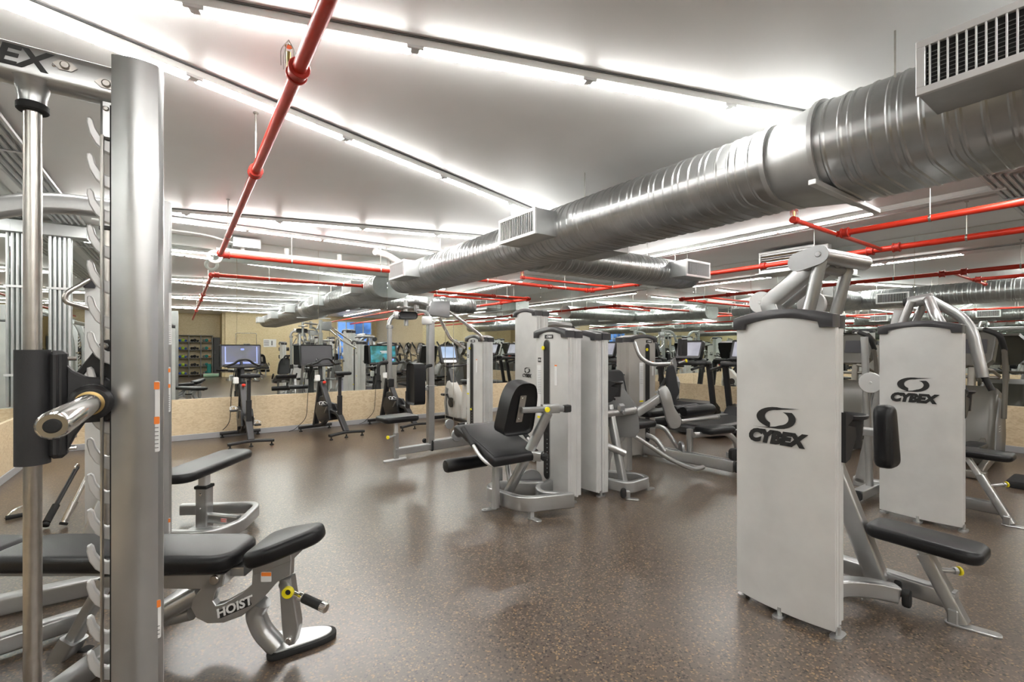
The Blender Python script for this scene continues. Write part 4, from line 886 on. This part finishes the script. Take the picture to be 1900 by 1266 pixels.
# ------------------------------------------------------------------ smith machine, left foreground
def smith():
    t = thing('smith_machine', 'silver smith machine with chrome guide rods and rack hooks, left foreground', 'weight machine', (-.55, 2.6, 0))
    hook = [(0, .006), (-.014, .006), (-.028, .016), (-.039, .036), (-.044, .058), (-.050, .065), (-.058, .062), (-.059, .048), (-.053, .018), (-.040, -.008), (-.022, -.026), (0, -.036)]
    for i, y in enumerate((1.80, 3.40)):
        # column: flat back with a bowed outer face
        b = -1 if i == 0 else -1
        sec = [(-.060, .050), (-.060, -.030)] + [(-.060+.012*k, -.030-.016*math.sin(math.pi*k/10)) for k in range(1, 10)] + [(.050, -.030), (.060, -.016), (.060, .050)]
        col = part('column', t, 'silverd' if False else 'silver', prism(sec, (-.103, y, 0), X_, Y_, 2.20, .003))
        part('column_edge', col, 'rubber', bx(-.1665, -.1628, y-.028, y-.022, .05, 2.05, .0005))
        part('top_beam', t, 'silver', sweep(fillet([(-.16, y+.02, 2.122), (-.62, y+.02, 2.122), (-.86, y+.02, 2.02), (-1.0, y+.02, 1.70), (-1.05, y+.02, .10)], .22, 8), rrect(.06, .105, .026, 5), Y_) if False else
             sweep(fillet([(-.16, y+.02, 2.122), (-.60, y+.02, 2.122), (-.92, y+.02, 1.98), (-1.06, y+.02, 1.55), (-1.10, y+.02, .08)], .22, 8), rrect(.105, .07, .026, 5), Y_))
        part('guide_rod', t, 'steel', cyl((-.333, y+.02, .12), (-.333, y+.02, 2.07), .0195, 20))
        cl = part('rod_collar', t, 'silver', lathe([(.048, 0), (.036, -.015), (.030, -.05), (.030, -.065)], (-.333, y+.02, 2.085), Z_, 20))
        part('collar_ring', cl, 'rubber', disc((-.333, y+.02, 2.012), Z_, .034, .022))
        part('base_beam', t, 'silver', rtube([(-.10, y+.02, .055), (-1.25, y+.02, .055)], .08, .09))
        for k in range(18):
            z = 1.955-.1035*k
            part('rack_hook', t, 'alum', prism(hook, (-.163, y+.035, z), X_, Z_, .022, .003))
        part('hook_bracket', t, 'silver', box((-.176, y+.03, 2.02), (.030, .05, .115), .006))
        part('bracket_bolt', t, 'chrome', disc((-.178, y+.003, 2.05), Y_, .008, .006, 10))
        part('lift_cable', t, 'steel', cyl((-.186, y+.0, .30), (-.186, y+.0, 1.97), .0045, 8))
        for q, (x, z) in enumerate(((-.262, 2.135), (-.175, 2.113))):
            bo = part('beam_bolt', t, 'steel', prism([(-.026, 0), (-.012, .013), (.012, .013), (.026, 0), (.012, -.013), (-.012, -.013)], (x, y-.016, z), X_, Z_, .003), disc((x, y-.021, z), Y_, .011, .010, 14))
        part('rivet', t, 'chrome', disc((-.285, y-.016, 2.130), Y_, .005, .005, 10))
        if i == 0: text('lettering', t, 'ink', 'CYBEX', .075, (-.30, y-.0155, 2.127), X_, Z_, .22, .0022, align='RIGHT', sx=1.1)
        # bar carriage
        c = part('bar_carriage', t, 'carriage', cyl((-.333, y+.02, 1.03), (-.333, y+.02, 1.345), .037, 24), bx(-.30, -.262, y+.0, y+.045, 1.04, 1.343, .01),
                 prism([(-.262, 1.30), (-.262, 1.06), (-.245, 1.10), (-.225, 1.135), (-.17, 1.135), (-.15, 1.165), (-.14, 1.195), (-.15, 1.235), (-.18, 1.262), (-.225, 1.268), (-.25, 1.285)], (0, y+.043, 0), X_, Z_, .04, .005))
        part('carriage_rib', c, 'carriage', bx(-.292, -.278, y-.010, y+.004, 1.05, 1.335, .004))
        for z in (1.32, 1.275, 1.10, 1.065): part('carriage_bolt', c, 'chrome', cyl((-.265, y+.02, z), (-.243, y+.02, z), .0065, 10))
        part('catch_plate', t, 'black', prism([(p.x, p.z) for p in [fY(u, v, 1.87) for u, v in ((184, 640), (190, 632), (203, 630), (212, 640), (212, 745), (168, 728), (171, 692), (160, 690), (138, 722), (126, 711))]], (0, y+.079, 0), X_, Z_, .018, .002),
             )
        part('catch_pin', t, 'chrome', disc((-.186, y+.056, 1.356), Y_, .010, .014, 8))
        part('cable_clamp', t, 'alum', cyl((-.186, y+.0, 1.155), (-.186, y+.0, 1.215), .009, 10))
    br = part('barbell', t, 'steel', cyl((-.205, 1.78, 1.197), (-.205, 3.45, 1.197), .014, 16))
    for a, b in ((1.79, 1.27), (3.44, 3.95)):
        part('sleeve', br, 'chrome', lathe([(.022, 0), (.028, .004), (.0285, abs(b-a)-.012), (.023, abs(b-a))], (-.205, a, 1.197), (0, b-a, 0), 28))
        part('sleeve_end', br, 'rubber', disc((-.205, b+(.002 if b > a else -.002), 1.197), Y_, .014, .008))
        part('sleeve_collar', br, 'black', lathe([(.03, 0), (.050, .004), (.050, .045), (.040, .056), (.030, .057)], (-.205, a+.01*(1 if a > 2 else -1)*-1, 1.197), (0, b-a, 0), 28))
        part('bronze_ring', br, 'brass', lathe([(.030, .060), (.033, .061), (.033, .068), (.030, .069)], (-.205, a, 1.197), (0, b-a, 0), 28))
    part('rear_crossbar', t, 'silver', rtube([(-1.08, 1.82, 1.9), (-1.08, 3.42, 1.9)], .06, .08), rtube([(-1.10, 1.82, .10), (-1.10, 3.42, .10)], .06, .08))
    # stickers on the bowed faces
    def sticker(x, y, z, w, h, heads):
        s = part('warning_sticker', t, 'paper', prism(rrect(w, h, .004, 2), (x, y, z), X_, Z_, .0012))
        for q in heads: part('sticker_header', s, 'orange', prism(rrect(w*.9, .022, .002, 1), (x, y-.0013, z+q), X_, Z_, .0008))
        part('print_lines', s, 'grey', *[prism(rrect(w*.6, .0025, .0005, 1), (x, y-.0013, z-h/2+.012+.012*k), X_, Z_, .0005) for k in range(int(h*.38/.012))])
    sticker(-.0585, 1.7635, 1.145, .016, .212, (.092, -.012)); sticker(-.055, 1.766, .535, .014, .115, (.046,))
    sticker(-.055, 3.366, 1.11, .016, .26, (.11, .02)); sticker(-.055, 3.366, .30, .016, .13, (.05,)); sticker(-.050, 3.3665, 1.52, .016, .30, ())
    return t
sm = smith()

# ------------------------------------------------------------------ adjustable bench inside it
def epx(pts, d, off=(0, 900), sc=2.969): return [((off[0]+x/sc-CX)/F*d, EYE-(off[1]+y/sc-HY)/F*d) for x, y in pts]
def elev(pts, d, th, ch=.003, st=1): return prism(epx(pts, d), DEP*(d+th), LAT, Z_, th, ch, st)
def L3(lat, dep, z): return LAT*lat + DEP*dep + Z_*z
def E3(x, y, d, dd=0):
    (a, b), = epx([(x, y)], d); return LAT*a + DEP*(d+dd) + Z_*b
t = bench = thing('adjustable_bench', 'black padded adjustable bench with white lettered silver frame inside the smith machine', 'bench', L3(-1.3, 2.08, 0))
part('back_pad', t, 'vinyl', pad(L3(-1.695, 2.08, .405), LAT, DEP, 1.04, .28, .075, .09, .028))
part('head_pad', t, 'vinyl', pad(L3(-2.42, 2.08, .405), LAT, DEP, .40, .26, .075, .09, .028))
part('seat_pad', t, 'vinyl', prism(soft([(-.145, -.135), (-.04, -.14), (.05, -.10), (.155, -.055), (.155, .055), (.05, .10), (-.04, .14), (-.145, .135)], .05, 4),
     L3(-.965, 2.05, .47), (LAT+Z_*.30).normalized(), DEP, .07, .026, 4))
part('pad_rail', t, 'silver', rtube([L3(-2.45, 2.08, .375), L3(-1.17, 2.08, .375)], .07, .05))
part('rail_plate', t, 'silver', elev([(560, 505), (1240, 490), (1225, 560), (1180, 578), (560, 570)], 2.0, .16, .004))
part('pivot_bolt', t, 'steel', disc(E3(1180, 525, 1.995), DEP, .020, .012, 16))
fr = [(1150, 505), (1235, 495), (1195, 575), (1172, 640), (1190, 665), (1230, 655), (1330, 600), (1385, 550), (1392, 445), (1605, 385), (1600, 500), (1520, 540), (1480, 590), (1420, 655), (1330, 725), (1230, 762), (1140, 765), (1080, 735), (1050, 680), (1060, 630), (1100, 580)]
part('side_plate', t, 'silver', elev(fr, 2.0, .035, .003)); part('side_plate', t, 'silver', elev(fr, 2.11, .035, .003))
tl = (LAT+Z_*.42).normalized()
lt = part('logo_text', t, 'ink', prism(rrect(.150, .034, .006, 2), E3(1290, 680, 1.9985), tl, tl.cross(DEP*-1) if False else (Z_-LAT*.42).normalized(), .0008))
text('lettering', lt, 'inkw', 'HOIST', .05, E3(1288, 676, 1.9970), tl, (Z_-LAT*.42).normalized(), .25, .0015, sx=1.15)
part('front_leg', t, 'silver', tube([E3(1440, 640, 2.06), E3(1405, 700, 2.06), E3(1440, 800, 2.06), E3(1530, 895, 2.06)], .042, .10, 16))
part('foot_base', t, 'rubber', prism(soft([(-.10, -.105), (.13, -.065), (.19, -.03), (.19, .03), (.13, .065), (-.10, .105)], .05), L3(-1.0, 2.13, 0), (LAT+DEP*.45).normalized(), (DEP-LAT*.45).normalized(), .028, .008, 2))
part('foot_plate', t, 'alum', prism(soft([(-.085, -.09), (.12, -.05), (.17, -.02), (.17, .02), (.12, .05), (-.085, .09)], .05), L3(-1.0, 2.13, .026), (LAT+DEP*.45).normalized(), (DEP-LAT*.45).normalized(), .008, .002))
part('strut', t, 'silver', elev([(1535, 530), (1600, 515), (1640, 770), (1640, 800), (1620, 880), (1590, 890), (1560, 870), (1550, 780)], 2.03, .05, .004))
part('strut_bolt', t, 'chrome', disc(E3(1590, 858, 2.025), DEP, .014, .012, 14), )
part('seat_bracket', t, 'silver', elev([(1385, 450), (1600, 380), (1605, 420), (1392, 500)], 1.99, .14, .003))
hs = part('height_handle', t, 'chrome', cyl(E3(1620, 600, 2.03), E3(1790, 678, 1.98), .011, 14), disc(E3(1660, 618, 2.02), E3(1790, 678, 1.98)-E3(1620, 600, 2.03), .019, .02), disc(E3(1783, 675, 1.982), E3(1790, 678, 1.98)-E3(1620, 600, 2.03), .021, .03))
part('hand_grip', hs, 'grip', cyl(E3(1675, 625, 2.015), E3(1770, 669, 1.985), .019, 16))
pk = part('pull_knob', t, 'steel', cyl(E3(1560, 545, 2.04), E3(1585, 590, 2.0), .02, 14))
part('knob_cap', pk, 'yellow', disc(E3(1586, 593, 1.985), DEP, .024, .022, 20)); part('knob_label', pk, 'ink', disc(E3(1586, 593, 1.973), DEP, .011, .002, 16, .0003))
ws = part('warning_sticker', t, 'paper', prism(rrect(.045, .042, .003, 2), E3(1467, 507, 1.9985), LAT, Z_, .001)); part('sticker_header', ws, 'orange', prism(rrect(.042, .016, .002, 1), E3(1467, 493, 1.9974), LAT, Z_, .0008))
part('main_tube', t, 'silver', tube([E3(1110, 590, 2.05), E3(900, 710, 2.05), E3(640, 880, 2.06), E3(330, 1090, 2.08)], .036, .05), tube([E3(1060, 700, 2.09), E3(905, 735, 2.09), E3(400, 1050, 2.2)], .034, .05))
part('rear_strut', t, 'silver', rtube([E3(590, 520, 2.08), E3(400, 860, 2.06)], .05, .06, up=DEP), rtube([E3(410, 840, 2.06), E3(230, 1130, 2.04)], .07, .09, up=DEP))
part('rear_beam', t, 'silver', rtube([fz(-60, 1215, .06), fz(170, 1140, .06)], .07, .08))
part('rear_foot', t, 'silver', rtube([L3(-1.72, 1.75, .05), L3(-1.72, 2.45, .05)], .07, .08))
part('rear_roller', t, 'rubber', disc(E3(470, 960, 2.1), DEP, .05, .05))

# ------------------------------------------------------------------ left tower, flat bench, attachments
t = lt_ = thing('low_row_tower', 'tall pale weight tower behind the smith machine at the left', 'weight machine', (-.33, 4.5, 0))
tower(t, (-.32, 4.43, 0), -Y_, 1.87, .46, .17)
part('loop_handle', t, 'steel', tube([(-.52, 4.40, 1.83), (-.64, 4.36, 1.72), (-.645, 4.36, 1.665), (-.52, 4.40, 1.625)], .016, .05))
part('brace', t, 'silver', rtube([fz(165, 1010, .02), fz(165, 1010, .02)+V((.22, .12, .62))], .12, .05, up=Y_))
part('base_beam', t, 'silver', rtube([(-.30, 4.40, .06), (-.25, 3.9, .06)], .08, .09))
t = fb = thing('flat_bench', 'flat black utility bench on a looped silver base behind the smith machine', 'bench', L3(-2.30, 3.5, 0))
part('pad', t, 'vinyl', pad(L3(-2.30, 3.55, .435), LAT, DEP, .27, .86, .065, .10, .026))
part('post', t, 'silver', rtube([L3(-2.27, 3.46, .02), L3(-2.27, 3.46, .33)], .085, .085, up=DEP))
part('post_stem', t, 'alum', rtube([L3(-2.27, 3.46, .32), L3(-2.27, 3.46, .44)], .06, .06, up=DEP))
part('post_collar', t, 'rubber', box(L3(-2.27, 3.46, .33), (.095, .095, .022), .004, (LAT, DEP, Z_)))
part('post_bolt', t, 'chrome', disc(L3(-2.27, 3.412, .28), DEP, .011, .006, 12), disc(L3(-2.27, 3.412, .18), DEP, .007, .006, 12))
part('base_loop', t, 'silver', sweep(fillet([L3(-2.58, 3.16, .09), L3(-2.02, 3.12, .09), L3(-1.92, 3.30, .09), L3(-2.0, 3.72, .09), L3(-2.58, 3.66, .09)], .12), rrect(.05, .085, .012), Z_))
part('foot_block', t, 'silver', box(L3(-2.25, 3.40, .025), (.20, .13, .03), .01, (LAT, DEP, Z_)), )
part('foot_pad', t, 'rubber', box(L3(-2.25, 3.40, .008), (.22, .14, .016), .004, (LAT, DEP, Z_)))
part('cross_bar', t, 'silver', rtube([L3(-2.24, 3.46, .10), L3(-1.98, 3.40, .10)], .045, .07))
fl = part('flag_sticker', t, 'paper', box(L3(-2.09, 3.398, .10), (.046, .002, .028), .0004, ((LAT-DEP*.2).normalized(), (DEP+LAT*.2).normalized(), Z_)))
part('flag_stripes', fl, 'redp', *[box(L3(-2.09, 3.3965, .09+.007*k), (.046, .001, .003), .0002, ((LAT-DEP*.2).normalized(), (DEP+LAT*.2).normalized(), Z_)) for k in range(4)])
# loose cable attachments
def attach(label, a, b, m1, m2):
    t = thing('cable_attachment', label, 'handle', a, 'loose cable attachments by the left tower')
    a, b = V(a), V(b); d = (b-a).normalized()
    part('bar', t, m1, tube([a, b], .016, 0)); part('grip', t, m2, cyl(a+d*.02, a+d*.16, .024, 14)); part('end_cap', t, 'rubber', disc(a, d, .026, .02)); part('swivel', t, 'chrome', disc(b, d.cross(Z_), .03, .014))
p = fz(118, 972, .03)
attach('chrome bar attachment with thick steel end leaning by the left tower', p, p+V((.16, .14, .42)), 'chrome', 'steel')
p = fz(84, 974, .03)
attach('black gripped cable bar leaning by the left tower', p, p+V((.13, .34, .34)), 'black', 'grip')
t = thing('stirrup_handle', 'chrome stirrup cable handle lying on the floor at the left edge', 'handle', fz(60, 950, 0), 'loose cable attachments by the left tower')
p = fz(10, 962, .02); q = fz(62, 952, .02); part('grip', t, 'grip', cyl(p, q, .018, 12)); part('bow', t, 'chrome', tube([p, p+V((.02, .12, .03)), (p+q)/2+V((.06, .20, .06)), q+V((.04, .1, .03)), q], .007, .08, 8))

# ------------------------------------------------------------------ the far half of the room, seen in the mirrors
t = thing('storage_shelf', 'grey open storage shelving holding small gear, seen in the back mirror', 'shelf', (.55, -10.15, 0))
for x in (-.15, .32, .79, 1.26): part('upright', t, 'grey', bx(x-.02, x+.02, -10.38, -9.98, 0, 1.95, .003))
for z in (.08, .47, .86, 1.25, 1.62, 1.93): part('shelf_board', t, 'grey', bx(-.15, 1.26, -10.38, -9.98, z, z+.025, .002))
cs = ['blue', 'black', 'redp', 'black', 'orangeb', 'lime', 'grey', 'blue', 'black', 'pink', 'blue', 'teal']
cn = {'blue': 'blue', 'black': 'black', 'redp': 'red', 'orangeb': 'orange', 'lime': 'lime', 'grey': 'grey', 'pink': 'magenta', 'teal': 'teal'}
rows = ['lowest', 'second', 'third', 'fourth', 'fifth']
k = 0
for r, z in enumerate((.105, .495, .885, 1.275, 1.645)):
    for i, x in enumerate((-.02, .09, .20, .44, .55, .67, .92, 1.02, 1.14)):
        c = cs[(k*5+r*3) % 12]; k += 1; rad = .05+.012*((k*7) % 3)
        single('exercise_ball', 'small %s ball at %s in the %s bay, %s shelf of the grey shelving' % (cn[c], ('left', 'centre', 'right')[i % 3], ('first', 'second', 'last')[i//3], rows[r]), 'ball', c, ball((x, -10.12, z+rad), rad), loc=(x, -10.12, z), group='small balls on the storage shelving')
t = thing('locker', 'dark grey locker beside the storage shelving in the mirror', 'locker', (1.48, -10.1, 0))
part('body', t, 'locker', bx(1.30, 1.56, -10.38, -9.9, 0, 1.85, .006)); part('door', t, 'locker', bx(1.31, 1.55, -9.9, -9.885, .42, 1.83, .003)); part('handle', t, 'grey', bx(1.34, 1.355, -9.885, -9.86, 1.05, 1.2, .003))
t = thing('chrome_rack', 'chrome tube hanging rack against the beige wall in the mirror', 'rack', (2.5, -8.55, 0))
part('arch', t, 'chrome', tube([(2.1, -8.55, 0), (2.1, -8.55, 2.05), (2.95, -8.55, 2.05), (2.95, -8.55, 0)], .016, .06)); part('foot', t, 'chrome', tube([(2.1, -8.75, .02), (2.1, -8.35, .02)], .014, 0)); part('foot', t, 'chrome', tube([(2.95, -8.75, .02), (2.95, -8.35, .02)], .014, 0))
t = thing('wall_notice', 'white notice with dark print on the beige wall in the mirror', 'sign', (3.55, -8.79, 1.5))
part('sheet', t, 'paper', bx(3.28, 3.84, -8.797, -8.785, 1.40, 1.78, .001)); part('print_lines', t, 'grey', *[bx(3.30, 3.52, -8.785, -8.783, 1.47+.07*q, 1.50+.07*q, .0005) for q in range(4)], *[bx(3.62, 3.68, -8.785, -8.783, 1.48, 1.70, .0005)])
for i, (c, z, l) in enumerate((('teal', .25, 'rolled teal mat standing by the locker'), ('pink', .06, 'magenta rolled mat lying by the locker'), ('sage', .06, 'sage green rolled mat on the floor by the locker'))):
    sh = lathe([(.02, 0), (.085, .003), (.09, .3), (.085, .6), (.02, .603)], (1.10, -9.6, .002), Z_, 18) if i == 0 else lathe([(.02, 0), (.085, .003), (.09, .3), (.085, .6), (.02, .603)], (.85, -9.2+.2*i-.2, .092), X_, 18)
    single('exercise_mat', l, 'mat', c, sh, loc=(1.1, -9.6, 0) if i == 0 else (1.15, -9.2+.2*i-.2, 0), group='rolled mats by the locker')
t = thing('dumbbell_stand', 'upright stand holding black dumbbells before the beige wall in the mirror', 'rack', (3.9, -7.2, 0))
part('post', t, 'silver', rtube([(3.9, -7.2, 0), (3.9, -7.2, 1.55)], .07, .07, up=Y_)); part('base', t, 'silver', rtube([(3.6, -7.2, .04), (4.2, -7.2, .04)], .08, .08))
for z in (.55, .9, 1.25): part('cradle', t, 'silver', rtube([(3.78, -7.15, z), (4.02, -7.15, z)], .04, .04))
for q, z in enumerate((.60, .95, 1.30)):
    dd = thing('dumbbell', 'black dumbbell on the %s cradle of the stand in the mirror' % ('lowest', 'middle', 'top')[q], 'dumbbell', (3.9, -7.08, z), 'dumbbells on the stand')
    part('bar', dd, 'chrome', cyl((3.72, -7.08, z), (4.08, -7.08, z), .016, 10)); part('head', dd, 'black', disc((3.74, -7.08, z), X_, .085, .11)); part('head', dd, 'black', disc((4.06, -7.08, z), X_, .085, .11))
far = 'machines in the far half of the room'
for src, loc, rz, lab in (
    (tall, (4.5, -3.0, 0), 0, 'tall cable tower of the far half, left one in the back mirror'),
    (tall, (5.1, -4.0, 0), math.pi, 'tall cable tower of the far half, right one in the back mirror'),
    (fly, (4.2, -5.4, 0), math.pi/2, 'second pec fly machine, seen only in the mirrors'),
    (press, (6.0, -5.0, 0), math.pi, 'second press machine, seen only in the mirrors'),
    (row, (5.9, -2.2, 0), math.pi/2, 'second row machine, seen only in the mirrors'),
    (legx, (2.7, -6.5, 0), math.pi, 'second leg extension machine, seen only in the mirrors'),
    (bench, (2.3, -5.2, 0), math.radians(70), 'second adjustable bench, seen only in the mirrors'),
    (sm, (-.6, -4.6, 0), 0, 'second smith machine along the left wall, seen only in the mirrors'),
    (at, (7.5, -.9, 0), 0, 'bronze elliptical behind the viewer, first by the right wall'),
    (at, (7.5, -2.2, 0), 0, 'bronze elliptical behind the viewer, second by the right wall'),
    (tm, (7.4, -3.8, 0), 0, 'treadmill behind the viewer, nearer one by the right wall'),
    (tm, (7.4, -5.0, 0), 0, 'treadmill behind the viewer, farther one by the right wall')):
    dup(src, loc, rz, lab, far)
